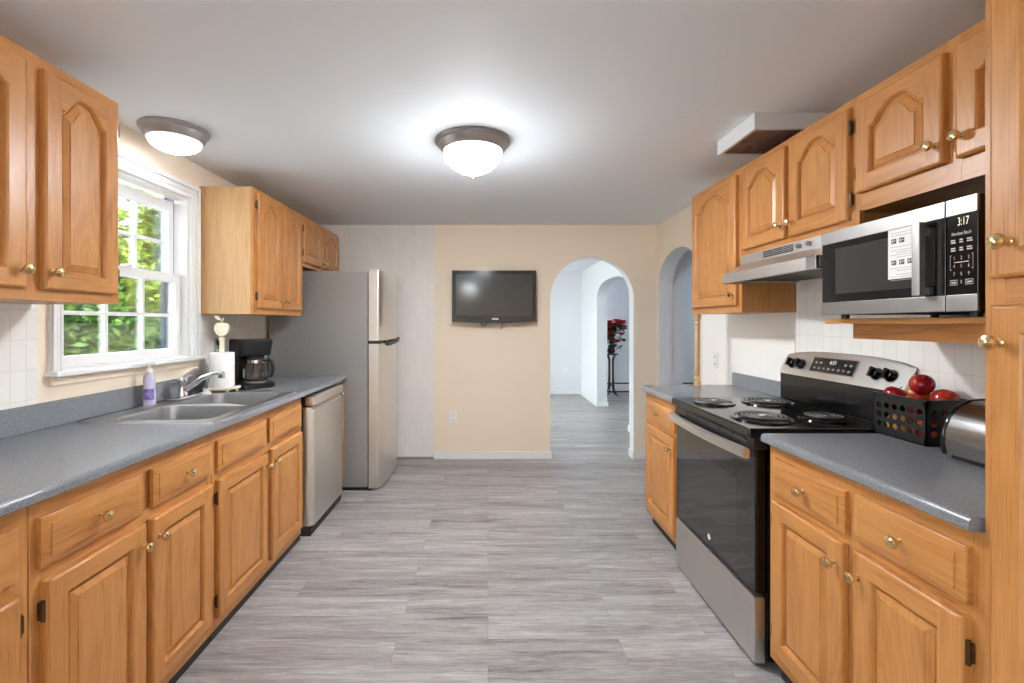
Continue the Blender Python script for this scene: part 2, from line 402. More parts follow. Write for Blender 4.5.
# tile panels
T = .006
struct('trim_1', M().box(XL, XL + T, .2, 1.805, 1.0, 1.42), TILE_Y, 'white tile panel on the wall under the near cabinets', 'tile')
struct('trim_2', M().box(XL, XL + T, 2.815, 3.655, 1.0, 1.40), TILE_Y, 'white tile panel on the wall behind the coffee maker', 'tile')
struct('trim_3', M().box(XL + .01, -.53, YB - T, YB, .024, ZC - .002), TILE_X, 'white tile panel on the end wall beside the refrigerator', 'tile')
struct('trim_4', M().box(XR - T, XR, .3, 2.49, .95, 1.72), TILE_Y, 'white tile panel on the wall behind the range', 'tile')
struct('trim_6', M().box(XR - T, XR, 2.495, 3.57, .5, 1.40), paint('cream_white_panel', (246, 243, 236), .4), 'smooth cream white panel on the wall above the far counter', 'trim')
struct('trim_5', M().box(-.95, -.53, YB - .012, YB, 0, .022), plain('grey_cove_base', (150, 147, 145), .5), 'low grey base strip under the tile panel', 'trim')
# baseboards
def bb(name, pts, label):
    m = M()
    for x0, x1, y0, y1 in pts: m.box(x0, x1, y0, y1, 0, .075, 0, .004)
    struct(name, m, WHITE, label, 'baseboard')
bb('baseboard_back', [(-.53, .611, YB - .014, YB), (1.424, XR, YB - .014, YB), (1.412, 1.424, YB - .014, YB + .12), (.611, .621, YB - .014, YB + .12)], 'white baseboard along the end wall')
bb('baseboard_dining_far', [(XL, 1.736, 8.634, 8.65)], 'white baseboard on the far wall beyond the archway')
bb('baseboard_dining_right', [(1.720, 1.736, 7.38, 8.634), (1.720, 1.915, 7.364, 7.38), (1.720, 1.736, 4.66, 5.69), (1.720, 1.915, 5.69, 5.706)], 'white baseboard round the jambs of the broad far arch')
m = M().box(1.90, 5.0, 8.86, 8.92, .03, .17, 0, .006).box(1.90, 5.0, 8.852, 8.86, .165, .19, 1).box(1.90, 5.0, 8.862, 8.92, 0, .03, 1)
tag(obj('baseboard_heater', m, [WHITE, DARK]), 'low white baseboard heater under the wall behind the flowers', 'heater')

# ------------------------------------------------------------ kitchen window
w = thing('window_1', 'white double hung window with grilles above the sink', 'window', (XL, 2.31, WZ0), kind='structure')
m = M(); cw = .088
def casing(y0, y1, z0, z1):
    m.box(XL, XL + .016, y0, y1, z0, z1, 0, .003)
for k, (a, b, d) in enumerate([(0, .088, .014), (.006, .03, .024), (.036, .06, .019), (.066, .086, .017)]):   # fluted casing
    x1 = XL + d
    q = .66
    m.box(XL, x1, WY0 - (cw - a) * q, WY0 - (cw - b) * q, WZ0, WZ1 + cw - b, 0, .003)
    m.box(XL, x1, WY1 + cw - b, WY1 + cw - a, WZ0, WZ1 + cw - b, 0, .003)
    m.box(XL, x1, WY0 - (cw - a) * q, WY1 + cw - a, WZ1 + cw - b, WZ1 + cw - a, 0, .003)
obj('casing', m, WHITE, w)
m = M().box(XL - .10, XL + .05, WY0 - .066, WY1 + cw, WZ0 - .022, WZ0, 0, .005)
obj('sill', m, WHITE, w)
obj('apron', M().box(XL, XL + .014, WY0 - .05, WY1 + cw - .01, WZ0 - .06, WZ0 - .022, 0, .003), BEIGE, w)
m = M()
for x0, x1, d in ((-.074, 0, .012), (-.075, -.073, .014)):
    for y, sg in ((WY0, 1), (WY1, -1)): m.box(XL + x0, XL + x1, y, y + sg * d, WZ0, WZ1)
    m.box(XL + x0 + .0007, XL + x1 - .0007, WY0 + d, WY1 - d, WZ1 - d, WZ1); m.box(XL + x0 + .0007, XL + x1 - .0007, WY0 + d, WY1 - d, WZ0, WZ0 + d * .6)
obj('window_frame', m, WHITE, w)
m = M()
for x0, x1, d in ((-.14, -.0745, .012), (-.14, -.118, .03)):
    for y, sg in ((WY0, 1), (WY1, -1)): m.box(XL + x0, XL + x1, y, y + sg * d, WZ0, WZ1)
obj('outer_jamb', m, plain('shade_toned_jamb', (112, 122, 136), .5), w)  # shade on the outer jamb is put into its blue-grey colour
def sash(x, z0, z1, bot, top):
    y0, y1 = WY0 + .014, WY1 - .014; st = .042
    m = M().box(x - .018, x + .018, y0, y0 + st, z0, z1, 0, .003).box(x - .018, x + .018, y1 - st, y1, z0, z1, 0, .003)
    m.box(x - .017, x + .017, y0 + st - .002, y1 - st + .002, z0, z0 + bot, 0, .002).box(x - .017, x + .017, y0 + st - .002, y1 - st + .002, z1 - top, z1, 0, .002)
    s = obj('sash', m, WHITE, w)
    a, b, c, d = y0 + st, y1 - st, z0 + bot, z1 - top
    obj('pane', M().box(x - .003, x + .003, a - .004, b + .004, c - .004, d + .004), GLASS, s)
    g = M()
    for k in (1, 2): g.box(x - .007, x + .007, a + (b - a) * k / 3 - .009, a + (b - a) * k / 3 + .009, c, d, 0, .002)
    g.box(x - .0065, x + .0065, a, b, (c + d) / 2 - .009, (c + d) / 2 + .009, 0, .002)
    obj('grille', g, WHITE, s)
sash(XL - .055, WZ0 + .004, 1.612, .048, .05)
sash(XL - .095, 1.565, WZ1 - .028, .045, .062)
obj('latch', M().box(XL - .06, XL - .028, 2.29, 2.33, 1.612, 1.624, 0, .003), WHITE, w)
w2 = thing('window_2', 'white framed window of the room beyond the archway', 'window', (XL, 6.7, .6), kind='structure')
m = M()
for a, b, c, d in ((5.0, 5.08, .3, 2.2), (8.32, 8.4, .3, 2.2), (5.0, 8.4, .3, .38), (5.0, 8.4, 2.12, 2.2), (6.66, 6.74, .3, 2.2)): m.box(XL - .12, XL - .06, a, b, c, d)
obj('window_frame', m, WHITE, w2); obj('pane', M().box(XL - .095, XL - .09, 5.06, 8.34, .36, 2.14), GLASS, w2)
w3 = thing('added_parlour_window', 'white framed window added unseen to light the room with the flowers', 'window', (5.0, 6.5, .7), kind='structure')  # unseen window, added and sized for the light it lets in here
m = M()
for a, b, c, d in ((5.6, 5.66, .8, 2.05), (7.24, 7.3, .8, 2.05), (5.6, 7.3, .8, .86), (5.6, 7.3, 1.99, 2.05), (6.42, 6.48, .8, 2.05)): m.box(5.05, 5.11, a, b, c, d)
obj('window_frame', m, WHITE, w3); obj('pane', M().box(5.08, 5.085, 5.64, 7.26, .84, 2.01), GLASS, w3)

# ------------------------------------------------------------ garden outside
struct('ground', M().box(-30, -1.951, -12, 30, -.6, -.5), plain('pale_bounce_ground', (140, 140, 134), .9, 0, .2, 16, 30), 'unseen yard ground, kept pale to bounce neutral light indoors', 'ground')  # out of view; pale neutral tone chosen for the light it bounces indoors
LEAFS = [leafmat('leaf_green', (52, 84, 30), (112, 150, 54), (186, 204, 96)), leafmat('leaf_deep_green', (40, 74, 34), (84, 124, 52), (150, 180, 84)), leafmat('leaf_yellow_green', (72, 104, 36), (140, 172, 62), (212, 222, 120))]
BARK = plain('bark', (84, 68, 54), .9, 0, .2, 14, 12)
def tree(x, y, zc, rx, rz, n, mat, label, size=.12):
    t = thing('leafy_tree', label, 'tree', (x, y, -.5), 'trees outside the kitchen window')
    rnd = random.Random(int(x * 100 + y * 37))
    m = M().tube([(x, y, -.5), (x + .05, y, .3), (x - .03, y + .05, zc), (x, y, zc + rz * .6)], [.13, .1, .07, .03], 9)
    for k in range(7):
        a = rnd.uniform(0, 2 * PI); z = rnd.uniform(.1, zc)
        m.tube([(x, y, z), (x + math.cos(a) * rx * .4, y + math.sin(a) * rx * .4, z + .35), (x + math.cos(a) * rx * .8, y + math.sin(a) * rx * .8, z + .8)], [.04, .025, .01], 6)
    obj('trunk', m, BARK, t)
    cl = []
    for k in range(46):
        d = Vector((rnd.gauss(0, 1), rnd.gauss(0, 1), rnd.gauss(0, 1))).normalized() * rnd.uniform(.35, 1)
        cl.append(Vector((x + d.x * rx, y + d.y * rx, zc + d.z * rz)))
    m = M()
    for k in range(n):
        c = rnd.choice(cl) + Vector((rnd.gauss(0, .2), rnd.gauss(0, .2), rnd.gauss(0, .17)))
        u = Vector((rnd.gauss(0, 1), rnd.gauss(0, 1), rnd.gauss(-.4, .6))).normalized(); v = u.orthogonal().normalized()
        v = Matrix.Rotation(rnd.uniform(0, 2 * PI), 3, u) @ v; L = size * rnd.uniform(.6, 1.3); wd = L * .27; q = u.cross(v)
        m.add([c, c + u * L * .45 + v * wd + q * .01, c + u * L, c + u * L * .45 - v * wd + q * .01], [(0, 1, 2), (0, 2, 3)])
    o = obj('foliage', m, mat, t, smooth=0)
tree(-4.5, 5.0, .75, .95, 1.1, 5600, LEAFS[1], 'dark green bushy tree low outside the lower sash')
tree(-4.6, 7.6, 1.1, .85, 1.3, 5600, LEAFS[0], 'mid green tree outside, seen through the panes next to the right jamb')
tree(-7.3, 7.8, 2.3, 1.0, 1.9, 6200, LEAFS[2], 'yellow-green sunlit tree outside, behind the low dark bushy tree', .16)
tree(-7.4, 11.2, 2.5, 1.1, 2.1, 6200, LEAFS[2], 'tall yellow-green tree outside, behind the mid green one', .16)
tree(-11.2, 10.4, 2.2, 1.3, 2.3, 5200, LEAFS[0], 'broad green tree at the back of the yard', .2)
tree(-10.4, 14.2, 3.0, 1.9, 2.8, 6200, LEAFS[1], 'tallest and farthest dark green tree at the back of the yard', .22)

# ------------------------------------------------------------ cabinets
def FR(s, xf, y0, z0): return lambda u, v, d: (xf + s * d, y0 + u, z0 + v)
def ring(w, h, il, ib, it, rise=0.0, N=24, off=0.0):
    """closed outline of a door panel; with rise the top is a cathedral arch; off insets every side by the same distance"""
    il += off; ib += off
    if not rise: it += off
    pts = [(il + (w - 2 * il) * i / N, ib) for i in range(N + 1)]
    if not rise: return pts + [(w - il - (w - 2 * il) * i / N, h - it) for i in range(N + 1)]
    hw = w / 2 - il + off
    def cv(t):
        a = abs(t) / .93
        return h - it - rise * (1 - (.5 * (1 + math.cos(PI * a ** 1.55)) if a < 1 else 0.0))
    top = []
    for i in range(N + 1):
        t = 1 - 2 * i / N; d = (cv(t + .01) - cv(t - .01)) / (.02 * hw); L = math.hypot(1, d)
        u = w / 2 + hw * t + off * d / L; v = cv(t) - off / L
        if i in (0, N): u = w / 2 + (hw - off) * t; v = cv(t * (1 - off / hw)) - off
        if off > .024: u = w / 2 + (hw - off) * t; b0 = h - it - rise; v = b0 + (cv(t) - b0) * .86 - off * .9
        top.append((min(max(u, il), w - il), v))
    return pts + top
def knob(parent, s, x, y, z, nm='knob'):
    m = M().lathe([(0, 0), (.010, 0), (.010, .002), (.0055, .005), (.005, .014), (.009, .016), (.0155, .020), (.0165, .024), (.0145, .029), (.008, .032), (0, .0325)], (0, 0, 0), 'x', 20)
    m.v = [(x + s * a, y + b, z + c) for a, b, c in m.v]
    o = obj(nm, m, BRASS, parent); return o
def hinge(parent, s, x, y, z):
    m = M().box(x + s * .001, x + s * .014, y - .006, y + .010, z - .022, z + .022, 0, .002).lathe([(0, -.027), (.005, -.027), (.005, .027), (0, .027)], (x + s * .011, y, z), 'z', 10)
    obj('hinge', m, HINGE, parent)
def door(parent, s, xf, y0, y1, z0, z1, arch=0.0, kn=None, hg=None, t=.022):
    w, h = y1 - y0, z1 - z0; P = FR(s, xf, y0, z0); sw = min(.056, w * .21); m = M()
    def R3(r, d): return [P(u, v, d) for u, v in r]
    rs = [ring(w, h, 0, 0, 0), ring(w, h, 0, 0, 0), ring(w, h, .003, .003, .003), ring(w, h, .008, .008, .008)]
    m.loft([R3(r, d) for r, d in zip(rs, (0, t - .007, t - .002, t))], 0, True, (True, False))
    e = .008; tr = sw if not arch else sw * .72
    inner = ring(w, h, sw, sw, tr, arch); N = 24
    for a, b in ((e, sw), (w - sw, w - e)): m.add([P(a, e, t), P(b, e, t), P(b, h - e, t), P(a, h - e, t)], [(0, 1, 2, 3)], 0)
    m.add([P(sw, e, t), P(w - sw, e, t), P(w - sw, sw, t), P(sw, sw, t)], [(0, 1, 2, 3)], 1)
    top = inner[N + 1:]
    for (ua, va), (ub, vb) in zip(top, top[1:]): m.add([P(ua, va, t), P(ub, vb, t), P(ub, h - e, t), P(ua, h - e, t)], [(0, 1, 2, 3)], 1)
    def ins(k): return ring(w, h, sw, sw, tr, arch, 24, k)
    m.loft([R3(ins(0), t), R3(ins(.004), t - .0025), R3(ins(.006), t - .006), R3(ins(.010), t - .0155)], 0, True, (False, False))
    d = obj('door', m, [OV, OY], parent)
    pr = min(.019, w * .065); m = M()
    rr = [(ins(.009), t - .0152), (ins(.014), t - .0152), (ins(.016), t - .011), (ins(.014 + pr), t - .004), (ins(.0155 + pr), t - .0012)]
    m.loft([R3(r, dd) for r, dd in rr], 0, True, (False, False))
    last = rr[-1][0]; bt, tp = last[:N + 1], last[N + 1:][::-1]; dd = rr[-1][1]
    for i in range(N): m.add([P(*bt[i], dd), P(*bt[i + 1], dd), P(*tp[i + 1], dd), P(*tp[i], dd)], [(0, 1, 2, 3)])
    obj('panel', m, OV, d)
    if kn: knob(d, s, xf + s * t, kn[0], kn[1])
    if hg:
        yh = y0 - .003 if hg == 'near' else y1 + .003
        for z in (z0 + .075, z1 - .075): hinge(d, s, xf, yh, z)
    return d
def drawer(parent, s, xf, y0, y1, z0, z1, kn=True, t=.02):
    w, h = y1 - y0, z1 - z0; P = FR(s, xf, y0, z0); m = M()
    rr = [(0, 0), (0, t - .0075), (.003, t - .005), (.022, t - .0025), (.0225, t + .0008), (.0245, t + .0016)]
    m.loft([[P(u, v, d) for u, v in ring(w, h, k, k, k, 0, 8)] for k, d in rr], 0, True, (True, True))
    d = obj('drawer', m, OY, parent)
    if kn: knob(d, s, xf + s * t, (y0 + y1) / 2, (z0 + z1) / 2)
    return d
def cabinet(name, label, s, xw, xf, y0, y1, z0, z1, stiles, rails, side=OV, group=None, toe=None, hollow=False):
    c = thing(name, label, 'cabinet', ((xw + xf) / 2, (y0 + y1) / 2, z0 if not toe else 0), group)
    m = M()
    if hollow:
        a, b = xw, xf - s * .018
        m.box(a, b, y0 + .001, y0 + .019, z0, z1).box(a, b, y1 - .019, y1 - .001, z0, z1).box(a, b, y0 + .019, y1 - .019, z0, z0 + .018).box(a, a + s * .008, y0 + .019, y1 - .019, z0 + .018, z1)
    else: m.box(xw, xf - s * .018, y0 + .001, y1 - .001, z0, z1)
    obj('carcass', m, side, c)
    m = M(); a, b = xf - s * .018, xf
    for ya, yb in stiles: m.box(a, b, ya, yb, z0, z1, 0)
    e = .0004
    for za, zb in rails: m.box(a, b - s * e, y0 + .002, y1 - .002, za, zb, 1)
    m.box(a, b - s * .006, y0 + .004, y1 - .004, z0 + .004, z1 - .004, 0)
    obj('face_frame', m, [OV, OY], c)
    if toe: obj('toe_kick', M().box(xw, toe, y0 + .001, y1 - .001, 0, z0), DARK, c)
    return c
CT = .883
DZ, DRZ0, DRZ1 = .667, .703, .833
XF, XD = -1.15, -1.13
gl = 'oak base cabinets under the window counter'
def base_left(label, y0, y1, cols, **k):
    st = [(y0, y0 + .03), (y1 - .03, y1)]
    c = cabinet('base_cabinet', label, 1, XL, XF, y0, y1, .038, CT, st, [(.038, .085), (.663, .707), (.83, CT)], group=gl, toe=-1.155, hollow='sink' in label.split()[1])
    return c
c = base_left('oak base cabinet at the near end of the window counter, cut by the picture edge', .40, 1.155, 2)
drawer(c, 1, XF, .425, .765, DRZ0, DRZ1); drawer(c, 1, XF, .795, 1.122, DRZ0, DRZ1)
door(c, 1, XF, .425, .765, .085, DZ, kn=(.74, .60), hg='near'); door(c, 1, XF, .795, 1.122, .085, DZ, kn=(.825, .60), hg='far')
c = base_left('oak base cabinet with two brass-knobbed drawers, just nearer than the sink', 1.159, 1.922, 2)
drawer(c, 1, XF, 1.178, 1.522, DRZ0, DRZ1); drawer(c, 1, XF, 1.572, 1.906, DRZ0, DRZ1)
door(c, 1, XF, 1.188, 1.535, .085, DZ, kn=(1.512, .598), hg='near'); door(c, 1, XF, 1.562, 1.902, .085, DZ, kn=(1.588, .60), hg='far')
c = base_left('oak sink base cabinet with two plain false drawer fronts below the sink', 1.926, 2.845, 2)
drawer(c, 1, XF, 1.950, 2.375, DRZ0, DRZ1, False); drawer(c, 1, XF, 2.415, 2.82, DRZ0, DRZ1, False)
door(c, 1, XF, 1.950, 2.385, .085, DZ, kn=(2.362, .60), hg='near'); door(c, 1, XF, 2.428, 2.825, .085, DZ, kn=(2.452, .60), hg=None)
c = cabinet('base_cabinet', 'narrow oak filler cabinet between the dishwasher and the refrigerator', 1, XL, XF, 3.505, 3.65, .10, CT, [(3.505, 3.525), (3.63, 3.65)], [(.10, .13), (.84, CT)], group=gl, toe=-1.2)
door(c, 1, XF, 3.515, 3.645, .115, .845, kn=(3.535, .79), hg=None, t=.018)

# wall cabinets, left
gu = 'oak wall cabinets on the window side'
c = cabinet('hanging_cabinet', 'oak wall cabinet over the near end of the window counter, two arched doors', 1, XL, -1.43, 1.09, 1.79, 1.402, 2.178, [(1.09, 1.13), (1.415, 1.475), (1.76, 1.79)], [(1.402, 1.436), (2.14, 2.178)], group=gu)
door(c, 1, -1.43, 1.125, 1.418, 1.437, 2.14, .062, kn=(1.398, 1.494), hg='near'); door(c, 1, -1.43, 1.474, 1.768, 1.437, 2.14, .062, kn=(1.498, 1.494), hg='far')
c = cabinet('hanging_cabinet', 'oak wall cabinet over the coffee maker, tall arched doors and pale end panel', 1, XL, -1.43, 2.82, 3.545, 1.385, 2.162, [(2.82, 2.86), (3.16, 3.21), (3.51, 3.545)], [(1.385, 1.425), (2.125, 2.162)], side=OSIDE, group=gu)
door(c, 1, -1.43, 2.85, 3.168, 1.42, 2.132, .062, kn=(3.147, 1.478), hg='near'); door(c, 1, -1.43, 3.203, 3.518, 1.42, 2.132, .062, kn=(3.226, 1.478), hg=None)
c = cabinet('hanging_cabinet', 'short oak wall cabinet above the refrigerator', 1, XL, -1.43, 3.549, 4.42, 1.77, 2.162, [(3.549, 3.565), (3.93, 3.97), (4.38, 4.42)], [(1.77, 1.80), (2.125, 2.162)], group=gu)
door(c, 1, -1.43, 3.56, 3.942, 1.797, 2.132, .06, kn=(3.92, 1.835), hg='near'); door(c, 1, -1.43, 3.968, 4.385, 1.797, 2.132, .06, kn=(3.99, 1.835), hg=None)

# base cabinets, right
gr = 'oak base cabinets on the range side'
def base_right(label, y0, y1, ymid=None):
    st = [(y0, y0 + .03), (y1 - .03, y1)]
    if ymid: st.append((ymid - .02, ymid + .02))
    return cabinet('base_cabinet', label, -1, XR, 1.06, y0, y1, .08, CT, st, [(.08, .13), (.672, .71), (.832, CT)], group=gr, toe=1.10)
c = base_right('oak base cabinet with two drawers between the range and the tall pantry', .985, 1.738, 1.34)
drawer(c, -1, 1.06, 1.012, 1.325, .714, .840); drawer(c, -1, 1.06, 1.358, 1.700, .708, .836)
door(c, -1, 1.06, 1.014, 1.322, .125, .685, kn=(1.300, .615), hg='near'); door(c, -1, 1.06, 1.362, 1.700, .125, .682, kn=(1.386, .612), hg='far')
c = base_right('small oak base cabinet with one drawer on the far side of the range', 2.545, 3.092)
drawer(c, -1, 1.06, 2.60, 3.06, .708, .836); door(c, -1, 1.06, 2.60, 3.06, .125, .682, kn=(2.63, .612), hg='far')

# wall cabinets, right
gv = 'oak wall cabinets on the range side'
c = cabinet('hanging_cabinet', 'tall oak wall cabinet at the arch end, one arched door above the turned post', -1, XR, 1.36, 2.482, 3.087, 1.388, 2.165, [(2.482, 2.51), (3.04, 3.087)], [(1.388, 1.43), (2.125, 2.165)], group=gv)
door(c, -1, 1.36, 2.508, 3.045, 1.425, 2.132, .07, kn=(2.533, 1.487), hg='far')
c = cabinet('hanging_cabinet', 'oak wall cabinet above the range hood, two arched doors', -1, XR, 1.36, 1.712, 2.479, 1.69, 2.163, [(1.712, 1.735), (2.06, 2.10), (2.45, 2.479)], [(1.69, 1.72), (2.125, 2.163)], group=gv)
door(c, -1, 1.36, 1.728, 2.066, 1.714, 2.132, .062, kn=(2.043, 1.775), hg='near'); door(c, -1, 1.36, 2.098, 2.455, 1.714, 2.132, .062, kn=(2.122, 1.775), hg='far')
c = cabinet('hanging_cabinet', 'oak wall cabinet above the microwave, beside the tall pantry', -1, XR, 1.36, .987, 1.709, 1.737, 2.163, [(.987, 1.01), (1.33, 1.37), (1.685, 1.709)], [(1.737, 1.80), (2.125, 2.163)], group=gv)
door(c, -1, 1.36, 1.366, 1.690, 1.802, 2.128, .06, kn=(1.388, 1.86), hg='far'); door(c, -1, 1.36, 1.005, 1.330, 1.802, 2.128, .06, kn=(1.308, 1.86), hg='near')
obj('frame_leg', M().box(1.342, 1.36, 1.672, 1.709, 1.662, 1.737), OV, c)
# pantry
c = cabinet('pantry_cabinet', 'tall oak pantry cabinet at the right edge of the picture', -1, XR, 1.056, .40, .983, .08, 2.2, [(.40, .44), (.945, .983)], [(.08, .13), (1.365, 1.42), (2.15, 2.2)], toe=1.10)
door(c, -1, 1.056, .43, .958, 1.422, 2.16, .07, kn=(.920, 1.492), hg='near'); door(c, -1, 1.056, .43, .958, .13, 1.367, 0, kn=(.936, 1.291), hg='near')
# microwave shelf
sh = thing('microwave_shelf', 'oak shelf carrying the microwave above the counter', 'shelf', (1.47, 1.37, 1.272))
obj('shelf_board', M().box(1.275, XR, .985, 1.755, 1.327, 1.346, 0, .004), OY, sh)
obj('apron', M().box(1.36, 1.378, .985, 1.725, 1.272, 1.327), OY, sh)
obj('side_panel', M().box(1.378, XR - .007, 1.707, 1.725, 1.272, 1.327), OX, sh)
# turned post
prof = [(0, 0), (.022, 0), (.022, .03), (.014, .035), (.019, .05), (.013, .062), (.018, .078), (.019, .09), (.012, .10), (.017, .112), (.017, .13), (.012, .145), (.015, .19), (.016, .24), (.014, .30), (.011, .35), (.017, .362), (.012, .372), (.018, .385), (.012, .40), (.019, .415), (.013, .43), (.022, .438), (.022, .472), (0, .472)]
tag(obj('turned_post', M().lathe(prof, (1.385, 3.065, .915), 'z', 20), oak('pale_turned_oak', 'z', (214, 176, 130), (198, 156, 110), (170, 126, 82)), base=True), 'slim turned wooden post between far counter end and wall cabinet', 'post')

# ------------------------------------------------------------ countertops
def nose(s, xn, zt=.914, th=.031):
    # profile points from the top going over the rounded front edge to the underside (u, z)
    r = .014; pts = [(xn - s * .05, zt)]
    for i in range(7): a = PI / 2 * i / 6; pts.append((xn - s * r + s * r * math.sin(a), zt - r + r * math.cos(a)))
    pts += [(xn, zt - th + .004), (xn - s * .004, zt - th), (xn - s * .05, zt - th)]
    return pts
SY0, SY1, SX0, SX1 = 1.93, 2.765, -1.70, -1.15      # sink outline
ct = thing('countertop', 'long grey laminate countertop under the window', 'countertop', (-1.43, 2.0, CT))
m = M().prism(nose(1, -1.115), 'y', .38, 3.652)
xi = -1.165
for a, b, c2, d in ((XL, xi, .38, SY0 + .02), (XL, xi, SY1 - .02, 3.652), (XL, SX0 + .02, SY0 + .02, SY1 - .02)): m.box(a, b, c2, d, CT, .914)
m.box(SX1 - .02, xi, SY0 + .02, SY1 - .02, CT, .914)
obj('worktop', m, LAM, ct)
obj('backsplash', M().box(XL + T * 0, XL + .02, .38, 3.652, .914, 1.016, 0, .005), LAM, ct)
ct = thing('countertop', 'short grey laminate countertop between range and pantry', 'countertop', (1.35, 1.38, CT))
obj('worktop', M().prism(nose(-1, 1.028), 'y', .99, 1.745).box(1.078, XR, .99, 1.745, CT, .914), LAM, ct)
ct = thing('countertop', 'short grey laminate countertop at the archway end', 'countertop', (1.35, 2.81, CT))
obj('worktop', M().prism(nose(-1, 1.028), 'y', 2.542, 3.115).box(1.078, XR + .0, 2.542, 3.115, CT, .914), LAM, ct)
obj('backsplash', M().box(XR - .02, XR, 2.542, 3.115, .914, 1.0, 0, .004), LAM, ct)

# ------------------------------------------------------------ sink and tap
def rrect(x0, x1, y0, y1, r, z, k=6):
    pts = []
    for cx, cy, a0 in ((x1 - r, y1 - r, 0), (x0 + r, y1 - r, PI / 2), (x0 + r, y0 + r, PI), (x1 - r, y0 + r, 3 * PI / 2)):
        for i in range(k + 1): a = a0 + PI / 2 * i / k; pts.append((cx + r * math.cos(a), cy + r * math.sin(a), z))
    return pts
def cell(x0, x1, y0, y1, o, r, z, k=6):
    pts = []
    for X, Y, cx, cy, a0 in ((x1, y1, o[1] - r, o[3] - r, 0), (x0, y1, o[0] + r, o[3] - r, 1), (x0, y0, o[0] + r, o[2] + r, 2), (x1, y0, o[1] - r, o[2] + r, 3)):
        for i in range(k + 1):
            f = 2 * i / k
            if a0 % 2 == 0: p = (X, cy + (Y - cy) * min(1, f)) if f <= 1 else (cx + (X - cx) * (2 - f), Y)
            else: p = (cx + (X - cx) * min(1, f), Y) if f <= 1 else (X, cy + (Y - cy) * (2 - f))
            pts.append((*p, z))
    return pts
sk = thing('kitchen_sink', 'stainless double bowl sink set in the window counter', 'sink', (-1.42, 2.35, .74))
bowls = [(-1.605, -1.19, 1.965, 2.325), (-1.605, -1.19, 2.37, 2.73)]
m = M(); zt = .9195; ym = (SY0 + SY1) / 2
for i, b in enumerate(bowls):
    cy0, cy1 = (SY0, ym) if i == 0 else (ym, SY1)
    m.loft([cell(SX0, SX1, cy0, cy1, b, .06, zt), rrect(*b, .06, zt)], 0, True, (False, False))
oc = [(SX0, SY0), (SX1, SY0), (SX1, SY1), (SX0, SY1)]
m.loft([[(x, y, zt) for x, y in oc], [(x + (.006 if x > -1.4 else -.006), y + (.006 if y > 2.3 else -.006), .9142) for x, y in oc]], 0, True, (False, False))
obj('rim', m, SINK, sk)
for b in bowls:
    m = M(); x0, x1, y0, y1 = b
    steps = [(0, zt, .06), (.004, zt - .003, .058), (.006, zt - .012, .056), (.014, .80, .054), (.02, .772, .05), (.035, .757, .045), (.06, .752, .04)]
    m.loft([rrect(x0 + k, x1 - k, y0 + k, y1 - k, r, z) for k, z, r in steps], 0, True, (False, True))
    bo = obj('bowl', m, SINK, sk)
    obj('drain', M().lathe([(0, .003), (.02, .004), (.045, .006), (.05, .001), (0, 0)], ((x0 + x1) / 2, (y0 + y1) / 2, .7525), 'z', 24), CHROME, bo)
ta = thing('faucet', 'chrome single lever kitchen faucet behind the sink bowls', 'faucet', (-1.65, 2.50, zt))
m = M().box(-1.68, -1.62, 2.41, 2.62, zt, zt + .014, 0, .006, 3); obj('deck_plate', m, CHROME, ta)
obj('faucet_body', M().lathe([(0, .012), (.026, .012), (.026, .03), (.021, .05), (.021, .085), (.024, .095), (.022, .115), (.012, .125), (0, .127)], (-1.65, 2.50, zt), 'z', 22), CHROME, ta)
obj('spout', M().tube([(-1.64, 2.50, zt + .05), (-1.60, 2.50, zt + .072), (-1.54, 2.50, zt + .115), (-1.48, 2.50, zt + .138), (-1.445, 2.50, zt + .142), (-1.43, 2.50, zt + .138)], [.017, .0155, .0135, .012, .012, .011], 14).box(-1.452, -1.425, 2.487, 2.513, zt + .112, zt + .145, 0, .004), CHROME, ta)
obj('lever', M().tube([(-1.65, 2.505, zt + .115), (-1.645, 2.55, zt + .135), (-1.642, 2.60, zt + .152)], [.012, .009, .011], 12).ball((-1.642, 2.605, zt + .154), .013), CHROME, ta)
sp = thing('side_sprayer', 'chrome side sprayer in a white holder beside the faucet', 'sprayer', (-1.635, 2.69, zt))
obj('holder', M().lathe([(0, 0), (.024, 0), (.024, .008), (.016, .016), (.016, .03), (0, .03)], (-1.635, 2.69, zt), 'z', 20), PLASTIC, sp)
obj('spray_head', M().lathe([(0, .028), (.012, .028), (.013, .06), (.016, .075), (.018, .10), (.014, .112), (0, .115)], (-1.635, 2.69, zt), 'z', 18), CHROME, sp)
# soap bottle
sb = thing('soap_bottle', 'lavender dish soap bottle with white pump behind the sink', 'bottle', (-1.685, 2.305, .914))
LAV = plain('lavender_liquid', (196, 190, 214), .18, 0, .5, 6, 20)
prof = [(0, 0), (.026, 0), (.030, .006), (.031, .05), (.027, .09), (.030, .125), (.026, .15), (.014, .163), (.011, .168), (0, .168)]
rg = [[(-1.685 + r * .82 * math.cos(2 * PI * i / 24), 2.305 + r * math.sin(2 * PI * i / 24), zt + h) for i in range(24)] for r, h in [(max(r, 1e-4), h) for r, h in prof]]
obj('bottle_body', M().loft(rg), LAV, sb)
lb = []
for h in (.03, .085):
    lb.append([(-1.685 + (.0318 if h < .05 else .0295) * .84 * math.cos(a), 2.305 + (.0318 if h < .05 else .0295) * 1.02 * math.sin(a), zt + h) for a in [(-2.1 + 2.0 * i / 10) for i in range(11)]])
obj('bottle_label', M().loft(lb, 0, False, (False, False)), plain('violet_label', (120, 104, 168), .4, 0, .5, 40, 60), sb)
